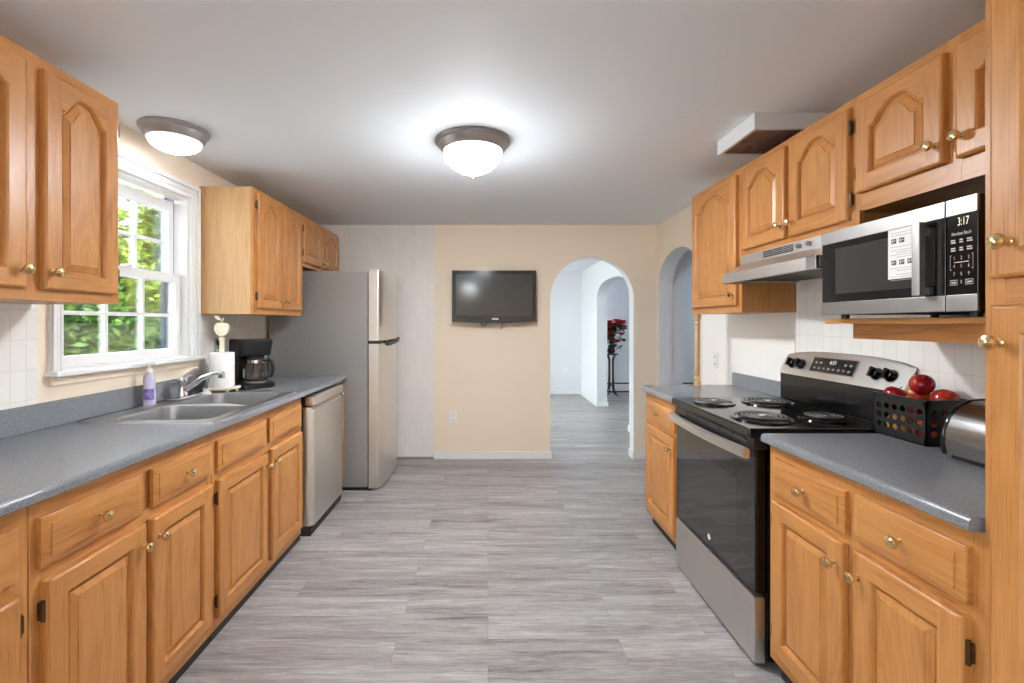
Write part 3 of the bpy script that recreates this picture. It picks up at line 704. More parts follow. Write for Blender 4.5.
obj('pump', M().lathe([(0, .166), (.015, .166), (.015, .182), (.006, .184), (.006, .20), (.011, .203), (.011, .213), (0, .214)], (-1.685, 2.305, zt), 'z', 18).box(-1.685, -1.65, 2.300, 2.310, zt + .203, zt + .212, 0, .003), PLASTIC, sb)

# ------------------------------------------------------------ paper towel holder
px, py = -1.605, 2.795
ph = thing('paper_towel_holder', 'cream wooden paper towel holder topped with an apple cutout', 'paper towel holder', (px, py, .914))
m = M().box(px - .078, px + .078, py - .07, py + .07, .930, .946, 0, .005)
bp = obj('base_plate', m, CREAM, ph)
for dx in (-.06, .06):
    for dy in (-.052, .052): obj('ball_foot', M().ball((px + dx, py + dy, .9235), .0098), CREAM, bp)
obj('post', M().lathe([(0, .946), (.012, .946), (.012, 1.15), (.016, 1.153), (.016, 1.225), (.02, 1.232), (.02, 1.244), (.010, 1.247), (0, 1.247)], (px, py, 0), 'z', 18), CREAM, ph)
ap = []
for i in range(40):
    a = 2 * PI * i / 40; r = .0445 * (1 - .20 * max(0, math.cos(a - PI / 2)) ** 12 - .05 * max(0, -math.sin(a)) ** 8)
    ap.append((px + r * math.cos(a) * (1.0 + .17 * math.sin(a)), 1.292 + r * math.sin(a) * 1.03))
m = M()
m.loft([[(px + (u - px) * k, py + d, 1.292 + (v - 1.292) * k) for u, v in ap] for k, d in ((.93, -.012), (1, -.007), (1, .007), (.93, .012))])
ac = obj('apple_cutout', m, CREAM, ph)
m = M().tube([(px, py, 1.33), (px + .002, py, 1.345), (px + .008, py, 1.356)], .004, 8)
lf = [(-.005, 1.345), (-.012, 1.362), (-.028, 1.372), (-.045, 1.374), (-.040, 1.360), (-.026, 1.349)]
m.prism([(px + a, b) for a, b in lf], 'y', py - .004, py + .004)
obj('leaf_and_stem', m, CREAM, ac)
m = M().lathe([(.018, .947), (.065, .947), (.067, .951), (.067, 1.149), (.064, 1.153), (.018, 1.153)], (px, py, 0), 'z', 40)
tag(obj('paper_towel_roll', m, PAPER, base=True), 'white paper towel roll standing on the apple holder', 'paper towel')

# ------------------------------------------------------------ coffee maker
XF_M[0] = Matrix.Translation((-1.545, 3.03, 0)) @ Matrix.Rotation(math.radians(-42), 4, 'Z') @ Matrix.Translation((1.535, -3.055, 0))
cm = thing('coffee_maker', 'black drip coffee maker on the counter beside the refrigerator', 'coffee maker', (-1.53, 3.05, .914))
y0, y1 = 2.95, 3.16; yc = 3.055
m = M().loft([rrect(-1.675 + k, -1.392 - k, y0 + k, y1 - k, .05, z) for k, z in ((.004, .914), (0, .92), (0, .942), (.008, .95))])
obj('base', m, BLACKM, cm)
m = M().loft([rrect(-1.675, -1.555, y0 + .005, y1 - .005, .03, z) for z in (.945, 1.12)])
obj('water_tank', m, BLACK, cm)
m = M().loft([rrect(-1.672, xx, y0 + .003, y1 - .003, .035, z) for xx, z in ((-1.47, 1.118), (-1.455, 1.14), (-1.43, 1.205), (-1.432, 1.218))])
hd = obj('brew_head', m, BLACKM, cm)
obj('lid', M().loft([rrect(-1.668, -1.437, y0 + .007, y1 - .007, .033, z) for z in (1.218, 1.226)]), BLACK, hd)
obj('warming_plate', M().lathe([(0, .949), (.066, .949), (.066, .954), (.058, .956), (0, .956)], (-1.47, yc, 0), 'z', 30), SX, cm)
cf = obj('carafe', M().lathe([(.052, .957), (.066, .962), (.074, .985), (.073, 1.01), (.062, 1.05), (.05, 1.082), (.05, 1.095)], (-1.47, yc, 0), 'z', 34), POT, cm)
obj('carafe_lid', M().lathe([(0, 1.094), (.053, 1.094), (.053, 1.106), (.04, 1.112), (0, 1.113)], (-1.47, yc, 0), 'z', 28), BLACKM, cf)
obj('carafe_band', M().lathe([(.0515, 1.075), (.054, 1.075), (.054, 1.094), (.0515, 1.094)], (-1.47, yc, 0), 'z', 28), CHROME, cf)
hx, hy = .80, .60
def hp(r, z): return (-1.47 + hx * r, yc + hy * r, z)
obj('carafe_handle', M().tube([hp(.05, 1.088), hp(.085, 1.096), hp(.108, 1.082), hp(.116, 1.045), hp(.11, 1.005), hp(.098, .985)], [.010, .010, .011, .011, .010, .008], 10), BLACKM, cf)
obj('coffee_scale', M().box(-1.47 - .011, -1.47 + .011, yc - .0755, yc - .0745, .985, 1.04), PRINT, cf)
XF_M[0] = None
# wall outlet with plug
ou = thing('wall_outlet', 'grey wall outlet with a black plug behind the coffee maker', 'outlet', (XL + T, 3.0, 1.17))
obj('cover_plate', M().box(XL + T, XL + T + .006, 2.965, 3.035, 1.115, 1.23, 0, .002), plain('grey_plate', (170, 168, 165), .4), ou)
obj('plug', M().box(XL + T + .006, XL + .045, 2.985, 3.015, 1.185, 1.215, 0, .004), BLACKM, ou)
obj('receptacle', M().box(XL + T + .005, XL + T + .008, 2.982, 3.018, 1.13, 1.16, 0, .002), PLASTIC, ou)
def outlet(label, c, ax, s, name='wall_outlet'):
    o = thing(name, label, 'outlet', c); x, y, z = c
    def bx(a0, a1, v0, v1, d0, d1, b=.001):
        if ax == 'y': return M().box(x + a0, x + a1, y + s * d0, y + s * d1, z + v0, z + v1, 0, b)
        return M().box(x + s * d0, x + s * d1, y + a0, y + a1, z + v0, z + v1, 0, b)
    obj('cover_plate', bx(-.036, .036, -.058, .058, 0, .005, .002), PLASTIC, o)
    for v in (-.026, .026):
        r = obj('receptacle', bx(-.017, .017, v - .014, v + .014, .004, .0075), PLASTIC, o)
        g = bx(-.008, -.005, v - .006, v + .006, .007, .0085, 0)
        q = bx(.005, .008, v - .005, v + .005, .007, .0085, 0); g.add(q.v, q.f); obj('slot', g, INK, r)
outlet('white wall outlet low on the beige wall under the television', (-.342, YB, .41), 'y', -1)
outlet('white outlet on the wall above the far counter end by the side arch', (XR - T, 3.36, 1.06), 'x', -1)
outlet('white outlet low on the far wall seen through the archway', (1.43, 8.65, .435), 'y', -1)

# ------------------------------------------------------------ dishwasher
dw = thing('dishwasher', 'stainless dishwasher between the sink cabinet and the refrigerator', 'dishwasher', (-1.43, 3.19, 0))
obj('tub', M().box(XL + .02, -1.16, 2.89, 3.49, .02, .87), DARK, dw)
m = M().loft([[(-1.158, 2.9, .055), (-1.158, 3.49, .055), (-1.158, 3.49, .80), (-1.158, 2.9, .80)], [(-1.12, 2.9, .055), (-1.12, 3.49, .055), (-1.12, 3.49, .80), (-1.12, 2.9, .80)],
              [(-1.094, 2.918, .058), (-1.094, 3.472, .058), (-1.094, 3.472, .778), (-1.094, 2.918, .778)]])
d = obj('door', m, SZ, dw)
obj('control_panel', M().box(-1.15, -1.092, 2.9, 3.49, .81, .868, 0, .006), SY, dw)
obj('handle_recess', M().box(-1.15, -1.12, 2.905, 3.485, .79, .815), BLACKM, dw)
obj('kick_plate', M().box(-1.2, -1.108, 2.885, 3.49, .0, .045), DARK, dw)

# ------------------------------------------------------------ refrigerator
fr = thing('refrigerator', 'tall stainless top-freezer refrigerator with grey side', 'refrigerator', (-1.3, 4.08, 0))
obj('cabinet_shell', M().box(-1.735, -.952, 3.662, 4.46, .03, 1.742, 0, .006), FRSIDE, fr)
obj('base_grille', M().box(-1.7, -.93, 3.68, 4.45, .0, .04), BLACKM, fr)
def fdoor(z0, z1, nm):
    pr = [(-.944, 3.662), (-.878, 3.662), (-.868, 3.667)]
    for i in range(1, 16):
        t = i / 16; pr.append((-.866 + .032 * math.sin(PI * min(1, t * .95 + .05)) ** .8 - .02 * max(0, t - .8) / .2 * 1.0, 3.668 + .786 * t))
    pr += [(-.90, 4.458), (-.944, 4.458)]
    return obj(nm, M().prism(pr, 'z', z0, z1), SZ, fr)
d1 = fdoor(1.19, 1.748, 'freezer_door'); d2 = fdoor(.022, 1.165, 'door')
obj('gasket', M().box(-.953, -.940, 3.666, 4.455, .022, 1.745), BLACKM, fr)
obj('handle_recess', M().box(-.944, -.858, 3.668, 4.44, 1.163, 1.192), BLACKM, d1)
m = M().loft([[(-.88, y, z - .015), (-.832 + b, y, z - .015), (-.828 + b, y, z + .016), (-.88, y, z + .016)] for y, z, b in ((3.80, 1.166, -.012), (3.84, 1.156, 0), (3.92, 1.154, .004), (4.2, 1.166, .004), (4.40, 1.178, -.010), (4.45, 1.180, -.03))])
obj('handle', m, BLACKM, d1)
obj('hinge_cap', M().box(-.96, -.89, 4.38, 4.45, 1.742, 1.758, 0, .005), FRSIDE, fr)

# ------------------------------------------------------------ television
tv = thing('television', 'wall-mounted black flat television on the beige wall', 'television', (.058, 4.46, 1.335))
x0, x1, z0, z1 = -.343, .459, 1.335, 1.832
bot = [(x0 + (x1 - x0) * i / 16, z0 + .006 - .014 * math.sin(PI * i / 16)) for i in range(17)]
m = M().prism([(x1, z1), (x0, z1)] + bot, 'y', 4.425, 4.47)
obj('bezel', m, plain('gloss_black_bezel', (16, 13, 13), .1, 0, .6), tv)
obj('screen', M().box(x0 + .038, x1 - .03, 4.4235, 4.426, z0 + .062, z1 - .035), plain('tv_screen', (48, 46, 44), .12, 0, .6), tv)
obj('back_housing', M().box(x0 + .1, x1 - .1, 4.47, 4.50, z0 + .08, z1 - .08, 0, .01), BLACKM, tv)
obj('wall_bracket', M().box(-.05, .17, 4.50, YB, 1.5, 1.68), BLACKM, tv)
cb = obj('control_strip', M().box(-.22, .115, 4.4225, 4.426, z0 + .018, z0 + .05, 0, .001), plain('navy_gloss', (16, 20, 34), .1), tv)
obj('badge', M().box(.038, .10, 4.4215, 4.423, z0 + .025, z0 + .042), PRINT, cb)
obj('cord', M().tube([(-.07, 4.46, 1.345), (-.065, 4.46, 1.31), (-.045, 4.46, 1.298), (-.022, 4.46, 1.306), (-.012, 4.46, 1.345)], .004, 8), BLACKM, tv)
obj('cable_end', M().tube([(.145, 4.46, 1.345), (.138, 4.455, 1.305), (.128, 4.45, 1.272)], .005, 8), BLACKM, tv)

# ------------------------------------------------------------ ceiling lights
def light(label, x, y, r, h, fin, bowl=None, nm='ceiling_light', g='dome ceiling lights'):
    t = thing(nm, label, 'ceiling light', (x, y, ZC), g); k = r / .195
    obj('mounting_ring', M().lathe([(0, 0), (.195 * k, 0), (.197 * k, -.006), (.192 * k, -.014), (.180 * k, -.020), (.178 * k, -.026), (.168 * k, -.044), (.156 * k, -.056), (.148 * k, -.056), (.148 * k, -.01), (0, -.01)], (x, y, ZC), 'z', 48), NICKEL, t)
    n = 9; pr = [(.152 * k * math.cos(PI / 2 * i / n) ** 1.1, -.054 - h * math.sin(PI / 2 * i / n)) for i in range(n + 1)]
    obj('glass_bowl', M().lathe(pr, (x, y, ZC), 'z', 40), bowl or BOWL, t)
    if fin:
        z = -.054 - h
        obj('finial', M().lathe([(0, z + .008), (.012, z + .006), (.014, z), (.006, z - .004), (.008, z - .012), (.007, z - .02), (.003, z - .024), (0, z - .024)], (x, y, ZC), 'z', 18), NICKEL, t)
light('frosted dome ceiling light with nickel ring in the middle of the kitchen', -.08, 2.45, .197, .118, True)
light('shallow frosted ceiling light above the sink and window', -1.555, 2.30, .152, .060, False, BOWL_SOFT)
light('frosted dome ceiling light behind the viewpoint', -.45, -2.2, .197, .118, True, BOWL_BACK)
light('frosted dome ceiling light added unseen to brighten the room beyond the archway', -.3, 6.6, .197, .135, True, BOWL_ADDED)  # fixture out of view, added to brighten this room

# ------------------------------------------------------------ duct box on the ceiling
du = thing('duct_box', 'white shallow vent box on the ceiling above the range side cabinets', 'vent', (1.44, 2.285, ZC))
obj('box_sides', M().box(1.217, XR, 2.114, 2.13, 2.217, ZC).box(1.217, XR, 2.44, 2.456, 2.217, ZC).box(1.217, 1.233, 2.13, 2.44, 2.217, ZC), plain('white_duct', (214, 214, 214), .5), du)
obj('underside_panel', M().box(1.233, XR, 2.13, 2.44, 2.222, 2.235), plain('brown_panel', (112, 84, 70), .6, 0, .3, 18, 30), du)

# ------------------------------------------------------------ range hood
ho = thing('range_hood', 'stainless under-cabinet range hood over the cooktop', 'range hood', (1.44, 2.09, 1.535))
hy0, hy1 = 1.715, 2.476
sec = [(XR, 1.688), (1.352, 1.688), (1.352, 1.640), (1.262, 1.588), (1.262, 1.585), (XR, 1.585)]
obj('shell', M().prism(sec, 'y', hy0, hy1), SY, ho)
m = M().box(1.236, 1.262, 1.745, 2.445, 1.537, 1.586, 0, .003)
m.prism([(1.236, 2.445), (1.262, 2.445), (1.36, hy1 - .002), (1.34, hy1)], 'z', 1.537, 1.586)
m.box(1.262, XR, hy0, hy0 + .012, 1.545, 1.588).box(1.262, XR, hy1 - .012, hy1, 1.545, 1.588)
obj('visor', m, SY, ho)
obj('visor_end', M().box(1.233, 1.264, 1.742, 1.80, 1.536, 1.587, 0, .003), CHROME, ho)
obj('filter', M().box(1.27, XR - .03, 1.74, 2.45, 1.552, 1.56), BLACKM, ho)
m = M()
for k in range(3):
    a = 2.272 - k * .0755 - .069
    m.box(1.3500, 1.353, a, a + .069, 1.650, 1.680, 0)
    for j in range(3): m.box(1.348, 1.353, a, a + .069, 1.6555 + j * .008, 1.6580 + j * .008, 1)
obj('vent_grille', m, [INK, SY], ho)
for yy in (2.006, 1.944):
    obj('knob', M().lathe([(0, -.018), (.009, -.018), (.010, -.012), (.010, 0), (0, 0)], (1.352, yy, 1.664), 'x', 16), NICKEL, ho)

# ------------------------------------------------------------ range
ra = thing('electric_range', 'stainless electric coil range with black cooktop between the counters', 'range', (1.33, 2.155, 0))
ry0, ry1 = 1.778, 2.534; rc = (ry0 + ry1) / 2
obj('body', M().box(1.073, XR - .012, ry0, ry1, .03, .89), BLACK, ra)
for yy in (ry0 + .05, ry1 - .05):
    for xx in (1.12, 1.58): obj('leg', M().lathe([(0, 0), (.016, 0), (.016, .03), (0, .03)], (xx, yy, 0), 'z', 12), BLACKM, ra)
obj('storage_drawer', M().box(1.026, 1.072, ry0 + .008, ry1 - .004, .014, .272, 0, .006), SY, ra)
od = obj('door', M().box(1.034, 1.072, ry0 + .006, ry1 - .004, .284, .845, 0, .004), BLACK, ra)
obj('door_glass', M().box(1.030, 1.035, ry0 + .010, ry1 - .008, .288, .84, 0, .002), OVENG, od)
obj('viewing_window', M().box(1.0293, 1.031, ry0 + .13, ry1 - .14, .41, .69), plain('window_tint', (44, 43, 44), .06, 0, 1.0), od)
obj('emblem', M().lathe([(0, -.0015), (.013, -.0015), (.013, 0), (0, 0)], (1.0297, rc, .335), 'x', 24), PRINT, od)
hb = []
for i in range(17):
    t = i / 16; y = ry0 + .012 + (ry1 - ry0 - .022) * t; bow = .020 * math.sin(PI * t)
    hb.append([(.998 - bow, y, .804), (.986 - bow, y, .808), (.984 - bow, y, .842), (1.002 - bow, y, .848), (1.012 - bow, y, .840), (1.012 - bow, y, .808)])
dh = obj('handle', M().loft(hb), SY, od)
for yy in (ry0 + .03, ry1 - .03): obj('handle_bracket', M().box(1.004, 1.04, yy - .016, yy + .016, .808, .836, 0, .003), BLACKM, dh)
m = M().box(1.024, 1.075, ry0 + .004, ry1 - .004, .842, .886)
vt = obj('vent_trim', m, BLACKM, ra)
m = M()
for k in range(6):
    a = ry0 + .05 + k * .112; m.box(1.0225, 1.0245, a, a + .098, .858, .872, 0)
obj('vent_slot', m, plain('slot_grey', (70, 68, 66), .4), vt)
m = M().box(1.002, 1.585, ry0, ry1, .886, .924, 0, .008, 3); ck = obj('cooktop', m, BLACK, ra)
def burner(x, y, r):
    pts = []; turns = 4.5 if r > .085 else 3.7
    for i in range(int(turns * 22) + 1):
        a = 2 * PI * i / 22; q = .018 + (r - .018) * i / (turns * 22); pts.append((x + q * math.cos(a), y + q * math.sin(a), .938))
    b = obj('burner_coil', M().tube(pts, .0055, 6, 0, False, .6), plain('coil_grey', (112, 109, 107), .34, .7), ck)
    obj('drip_pan', M().lathe([(r + .024, .924), (r + .022, .930), (r + .012, .931), (r + .006, .926), (r * .6, .9248), (.02, .9246)], (x, y, 0), 'z', 40), BLACK, b)
    obj('coil_cap', M().lathe([(0, .9415), (.016, .941), (.017, .936), (0, .935)], (x, y, 0), 'z', 16), CHROME, b)
burner(1.165, rc - .19, .098); burner(1.145, rc + .19, .074); burner(1.42, rc + .19, .098); burner(1.43, rc - .19, .074)
# backguard: black lower apron, tilted stainless fascia with arched top
obj('backguard_apron', M().box(1.598, XR - .014, ry0 + .005, ry1 - .005, .92, 1.06), BLACK, ra)
xb, xt, zb, zh = 1.593, 1.636, 1.060, 1.160
N = 24; fb = []
def topz(t): return zh + .034 * math.sin(PI * t) ** .7
rows = []
for i in range(N + 1):
    t = i / N; y = ry0 + (ry1 - ry0) * t; z = topz(t)
    k = (z - zb) / (zh - zb)
    rows.append([(xb, y, zb), (xb + (xt - xb) * k, y, z - .010), (xb + (xt - xb) * k + .006, y, z - .002), (xb + (xt - xb) * k + .010, y, z), (xb + (xt - xb) * k + .014, y, z - .002), (xb + .014, y, zb)])
bgp = obj('control_panel', M().loft(rows), SY, ra)
obj('housing', M().loft([[(r[5][0], r[0][1] + (.004 if i == 0 else -.004 if i == N else 0), zb), (r[4][0], r[0][1] + (.004 if i == 0 else -.004 if i == N else 0), r[4][2] - .008), (XR - .008, r[0][1] + (.004 if i == 0 else -.004 if i == N else 0), r[4][2] - .02), (XR - .008, r[0][1] + (.004 if i == 0 else -.004 if i == N else 0), zb)] for i, r in enumerate(rows)]), BLACKM, bgp)
tilt = (xt - xb) / (zh - zb)
def PB(y, z, d=0.0): return (xb + tilt * (z - zb) - d, y, z)
def quad(m, ya, yb, za, zb_, d, mi=0): return m.add([PB(ya, za, d), PB(yb, za, d), PB(yb, zb_, d), PB(ya, zb_, d)], [(0, 1, 2, 3)], mi)
dy0, dy1, dz0, dz1 = 2.045, 2.315, 1.094, 1.158
m = M(); m.loft([[PB(dy0, dz0, k), PB(dy1, dz0, k), PB(dy1, dz1, k), PB(dy0, dz1, k)] for k in (-.004, .002)])
dp = obj('display', m, DGLASS, bgp)
m = M()
for (ya, za, yb, zb_) in ((dy0 - .004, dz0 - .004, dy1 + .004, dz0), (dy0 - .004, dz1, dy1 + .004, dz1 + .004), (dy0 - .004, dz0, dy0, dz1), (dy1, dz0, dy1 + .004, dz1)): quad(m, ya, yb, za, zb_, .0015)
obj('display_frame', m, CHROME, dp)
m = M(); text(m, '4:51', .026, lambda a, b: PB((dy0 + dy1) / 2 - a, 1.141 + b, .0026)); obj('digits', m, GLOWW, dp, smooth=0)
m = M()
for k in range(8): quad(m, dy0 + .018 + k * .031, dy0 + .034 + k * .031, 1.106, 1.116, .0024)
for k in (0, 1, 6, 7): quad(m, dy0 + .018 + k * .031, dy0 + .034 + k * .031, 1.132, 1.142, .0024)
obj('keypad_marks', m, plain('dim_print', (120, 120, 122), .5), dp, smooth=0)
for yy in (1.856, 1.925, 2.385, 2.455):
    m = M(); c = Vector(PB(yy, 1.117)); nrm = Vector((-1, 0, tilt)).normalized(); u = Vector((0, 1, 0)); v = nrm.cross(u)
    rg = []
    for r, h in ((.026, 0), (.027, .004), (.024, .010), (.020, .022), (.017, .024), (.0001, .024)):
        rg.append([c + nrm * h + u * r * math.cos(2 * PI * i / 24) + v * r * math.sin(2 * PI * i / 24) for i in range(24)])
    m.loft(rg)
    g = [c + nrm * h + u * a + v * b for h in (.02, .036) for a, b in ((-.006, -.021), (.006, -.021), (.006, .021), (-.006, .021))]
    m.add(g, [(0, 1, 2, 3), (4, 5, 6, 7), (0, 1, 5, 4), (1, 2, 6, 5), (2, 3, 7, 6), (3, 0, 4, 7)])
    obj('knob', m, BLACK, bgp)

# ------------------------------------------------------------ microwave
mw = thing('microwave', 'stainless and black microwave with a paper sticker on the oak shelf', 'microwave', (1.43, 1.435, 1.346))
my0, my1, mz0, mz1, mx = 1.163, 1.708, 1.360, 1.657, 1.232
obj('housing', M().box(mx + .02, XR - .015, my0, my1, mz0, mz1, 0, .004), BLACKM, mw)
for yy in (my0 + .05, my1 - .05):
    for xx in (1.28, 1.6): obj('foot', M().lathe([(0, 0), (.012, 0), (.013, .015), (0, .015)], (xx, yy, 1.3463), 'z', 12), BLACKM, mw)
ysp = 1.245      # split between door and control side
dr = obj('door', M().box(mx, mx + .021, ysp + .001, my1, mz0, mz1, 0, .003), BLACK, mw)
obj('top_trim', M().box(mx - .003, mx + .004, ysp + .001, my1, mz1 - .044, mz1, 0, .002), SMW, dr)
obj('bottom_trim', M().box(mx - .003, mx + .004, ysp + .001, my1, mz0, mz0 + .044, 0, .002), SMW, dr)
obj('window', M().box(mx - .0012, mx + .004, 1.275, 1.64, mz0 + .072, mz1 - .065), plain('window_mesh', (58, 56, 55), .12, 0, .7), dr)
h = obj('handle', M().box(mx - .032, mx - .014, 1.288, 1.314, mz0 + .045, mz1 - .045, 0, .004), SMW, dr)
for zz in (mz0 + .06, mz1 - .07): obj('handle_bracket', M().box(mx - .018, mx + .002, 1.293, 1.309, zz - .01, zz + .01), SMW, h)
# sticker: paper with printed blocks and lines
m = M(); s0, s1, t0, t1 = 1.338, 1.424, 1.463, 1.613
def sq_(ya, yb, za, zb_, d, mi): m.add([(mx - d, ya, za), (mx - d, yb, za), (mx - d, yb, zb_), (mx - d, ya, zb_)], [(0, 1, 2, 3)], mi)
m.box(mx - .0016, mx + .001, s0, s1, t0, t1, 0)
for k, (n, z) in enumerate(((2, 1.570), (3, 1.505))):
    for j in range(n):
        a = s1 - .012 - j * .027
        sq_(a - .017, a, z, z + .014, .0019, 1); sq_(a - .007, a - .004, z + .003, z + .011, .0021, 0); sq_(a - .014, a - .011, z + .006, z + .010, .0021, 0)
for z in (1.600, 1.592, 1.558, 1.548, 1.541, 1.534, 1.527, 1.494, 1.487, 1.475, 1.468, 1.458): sq_(s0 + .008, s1 - .008 - .02 * (int(z * 1000) % 2), z, z + .0016, .0019, 2)
obj('sticker', m, [plain('sticker_paper', (238, 236, 232), .6), INK, plain('grey_print', (170, 168, 166), .6)], dr, smooth=0)
cp = obj('control_panel', M().box(mx, mx + .021, my0, ysp - .001, mz0, mz1, 0, .003), BLACK, mw)
obj('top_trim', M().box(mx - .003, mx + .004, my0, ysp - .001, mz1 - .044, mz1, 0, .002), SMW, cp)
obj('bottom_trim', M().box(mx - .003, mx + .004, my0, ysp - .001, mz0, mz0 + .044, 0, .002), SMW, cp)
yc = (my0 + ysp) / 2
def TM(y, z): return lambda a, b: (mx - .0012, yc + (y - yc - a) * .58, z + b)
m = M(); text(m, '3:17', .030, TM(yc - .008, 1.594)); obj('digits', m, GLOW, cp, smooth=0)
m = M(); text(m, 'Hamilton Beach', .0135, TM(yc, 1.564))
for r, z in enumerate((1.540, 1.519)):
    for k, wd in enumerate((.022, .016, .024)):
        yy = yc + .036 - k * .036
        for j in range(2): m.add([(mx - .0012, yc + (q - yc) * .58, w_) for q, w_ in ((yy - wd / 2 + j * .002, z + j * .006), (yy + wd / 2, z + j * .006), (yy + wd / 2, z + j * .006 + .0032), (yy - wd / 2 + j * .002, z + j * .006 + .0032))], [(0, 1, 2, 3)])
for r, row in enumerate(('123', '456', '789')):
    for k, ch in enumerate(row): text(m, ch, .013, TM(yc + .032 - k * .032, 1.500 - r * .021))
text(m, '0', .013, TM(yc, 1.437))
def bar(ya, yb, za, zb_): m.add([(mx - .0012, yc + (q - yc) * .58, w_) for q, w_ in ((ya, za), (yb, za), (yb, zb_), (ya, zb_))], [(0, 1, 2, 3)])
for sg in (1, -1):
    e = yc + sg * .050; bar(e - .0007, e + .0007, 1.470, 1.508); bar(min(e, e - sg * .006), max(e, e - sg * .006), 1.507, 1.5085); bar(min(e, e - sg * .006), max(e, e - sg * .006), 1.4695, 1.471)
    c0 = yc + sg * .034; bar(c0 - .017, c0 + .017, 1.442, 1.4434); bar(c0 - .017, c0 + .017, 1.4296, 1.431); bar(c0 - .017, c0 - .0156, 1.43, 1.443); bar(c0 + .0156, c0 + .017, 1.43, 1.443); bar(c0 - .011, c0 + .011, 1.434, 1.4385)
bar(yc - .032, yc + .032, 1.488, 1.490)
obj('keypad_print', m, PRINT, cp, smooth=0)

# ------------------------------------------------------------ fruit basket and apples
ba = thing('fruit_basket', 'black basket with punched round holes beside the range', 'basket', (1.55, 1.66, .914))
bx0, bx1, by0, by1, bz0, bz1 = 1.472, 1.628, 1.556, 1.767, .9148, 1.066
def holed(a0, a1, z0, z1, nc, nr, r, P, th):
    m = M(); ca, cz = (a1 - a0) / nc, (z1 - z0) / nr; K = 16
    for i in range(nc):
        for j in range(nr):
            ca0, cz0 = a0 + i * ca, z0 + j * cz; cx, cy = ca0 + ca / 2, cz0 + cz / 2; sqr, cir = [], []
            for k in range(K):
                an = 2 * PI * (k + .0) / K; c, s = math.cos(an), math.sin(an); f = 1 / max(abs(c), abs(s))
                sqr.append((cx + c * f * ca / 2, cy + s * f * cz / 2)); cir.append((cx + c * r, cy + s * r))
            m.loft([[P(u, v, 0) for u, v in sqr], [P(u, v, 0) for u, v in cir], [P(u, v, th) for u, v in cir], [P(u, v, th) for u, v in sqr]], 0, True, (False, False))
    return m
PL = BLACKM
for nm, x, th in (('side_panel', bx0, .003), ('side_panel', bx1, -.003)):
    obj(nm, holed(by0 + .008, by1 - .008, bz0 + .022, bz1 - .022, 6, 3, .0115, lambda u, v, d: (x + d * (1 if th > 0 else -1), u, v), .003)
        .box(x, x + th, by0, by1, bz0, bz0 + .022).box(x, x + th, by0, by1, bz1 - .022, bz1).box(x, x + th, by0, by0 + .008, bz0, bz1).box(x, x + th, by1 - .008, by1, bz0, bz1), PL, ba)
for y, th in ((by0, .003), (by1, -.003)):
    obj('side_panel', holed(bx0 + .012, bx1 - .012, bz0 + .022, bz1 - .022, 4, 3, .0115, lambda u, v, d: (u, y + d * (1 if th > 0 else -1), v), .003)
        .box(bx0, bx1, y, y + th, bz0, bz0 + .022).box(bx0, bx1, y, y + th, bz1 - .022, bz1).box(bx0, bx0 + .012, y, y + th, bz0, bz1).box(bx1 - .012, bx1, y, y + th, bz0, bz1), PL, ba)
obj('rim', M().box(bx0 - .004, bx0 + .004, by0 - .004, by1 + .004, bz1 - .004, bz1 + .004, 0, .002).box(bx1 - .004, bx1 + .004, by0 - .004, by1 + .004, bz1 - .004, bz1 + .004, 0, .002)
    .box(bx0, bx1, by0 - .004, by0 + .004, bz1 - .004, bz1 + .004, 0, .002).box(bx0, bx1, by1 - .004, by1 + .004, bz1 - .004, bz1 + .004, 0, .002), PL, ba)
obj('base', M().box(bx0, bx1, by0, by1, bz0, bz0 + .004), PL, ba)
def apple_mat(name, a, b, c):
    t = NT(name); tc = t.node('ShaderNodeTexCoord'); oi = t.node('ShaderNodeObjectInfo')
    ad = t.node('ShaderNodeVectorMath', operation='ADD'); sc = t.node('ShaderNodeVectorMath', operation='SCALE'); sc.inputs[0].default_value = (9, 4, 7)
    t.l(oi.outputs['Random'], sc.inputs['Scale']); t.l(tc.outputs['Object'], ad.inputs[0]); t.l(sc.outputs[0], ad.inputs[1])
    n = t.node('ShaderNodeTexNoise', i_Scale=16.0, i_Detail=4.0, i_Roughness=.6); t.l(ad.outputs[0], n.inputs['Vector'])
    t.l(t.ramp(n.outputs[0], [(.36, lin(a)), (.55, lin(b)), (.72, lin(c))]), t.b.inputs['Base Color']); t.setb(Roughness=.2); return t.m
RED = apple_mat('red_apple_skin', (118, 12, 24), (158, 24, 30), (196, 74, 52))
STR = apple_mat('streaked_apple_skin', (140, 24, 28), (190, 66, 44), (226, 150, 80))
YEL = apple_mat('yellow_apple_skin', (196, 120, 60), (226, 176, 84), (234, 200, 110))
STEM = plain('apple_stem', (70, 48, 30), .8)
def apple(x, y, z, r, mat, label, ry=0.0, rx=0.0):
    pr = [(0, -.78), (.12, -.86), (.28, -.93), (.5, -.88), (.74, -.66), (.92, -.32), (1.0, .05), (.98, .36), (.84, .68), (.6, .88), (.36, .93), (.18, .86), (.06, .72), (0, .66)]
    c = (x, y, z); m = M().lathe([(a * r, b * r) for a, b in pr], c, 'z', 26)
    st = M().tube([(x, y, z + .66 * r), (x + .004, y, z + .95 * r), (x + .01, y, z + 1.2 * r)], .0016, 6)
    R = Matrix.Rotation(ry, 3, 'Y') @ Matrix.Rotation(rx, 3, 'X'); C = Vector(c)
    m.v = [tuple(C + R @ (Vector(p) - C)) for p in m.v]; st.v = [tuple(C + R @ (Vector(p) - C)) for p in st.v]
    t = thing('apple', label, 'apple', c, 'apples in the black basket')
    obj('skin', m, mat, t, smooth=70); obj('stem', st, STEM, t)
ar = .041
zl = bz0 + .004 + .93 * ar
apple(1.519, 1.605, zl, ar, STR, 'apple low in the basket at its near front corner, seen through the holes')
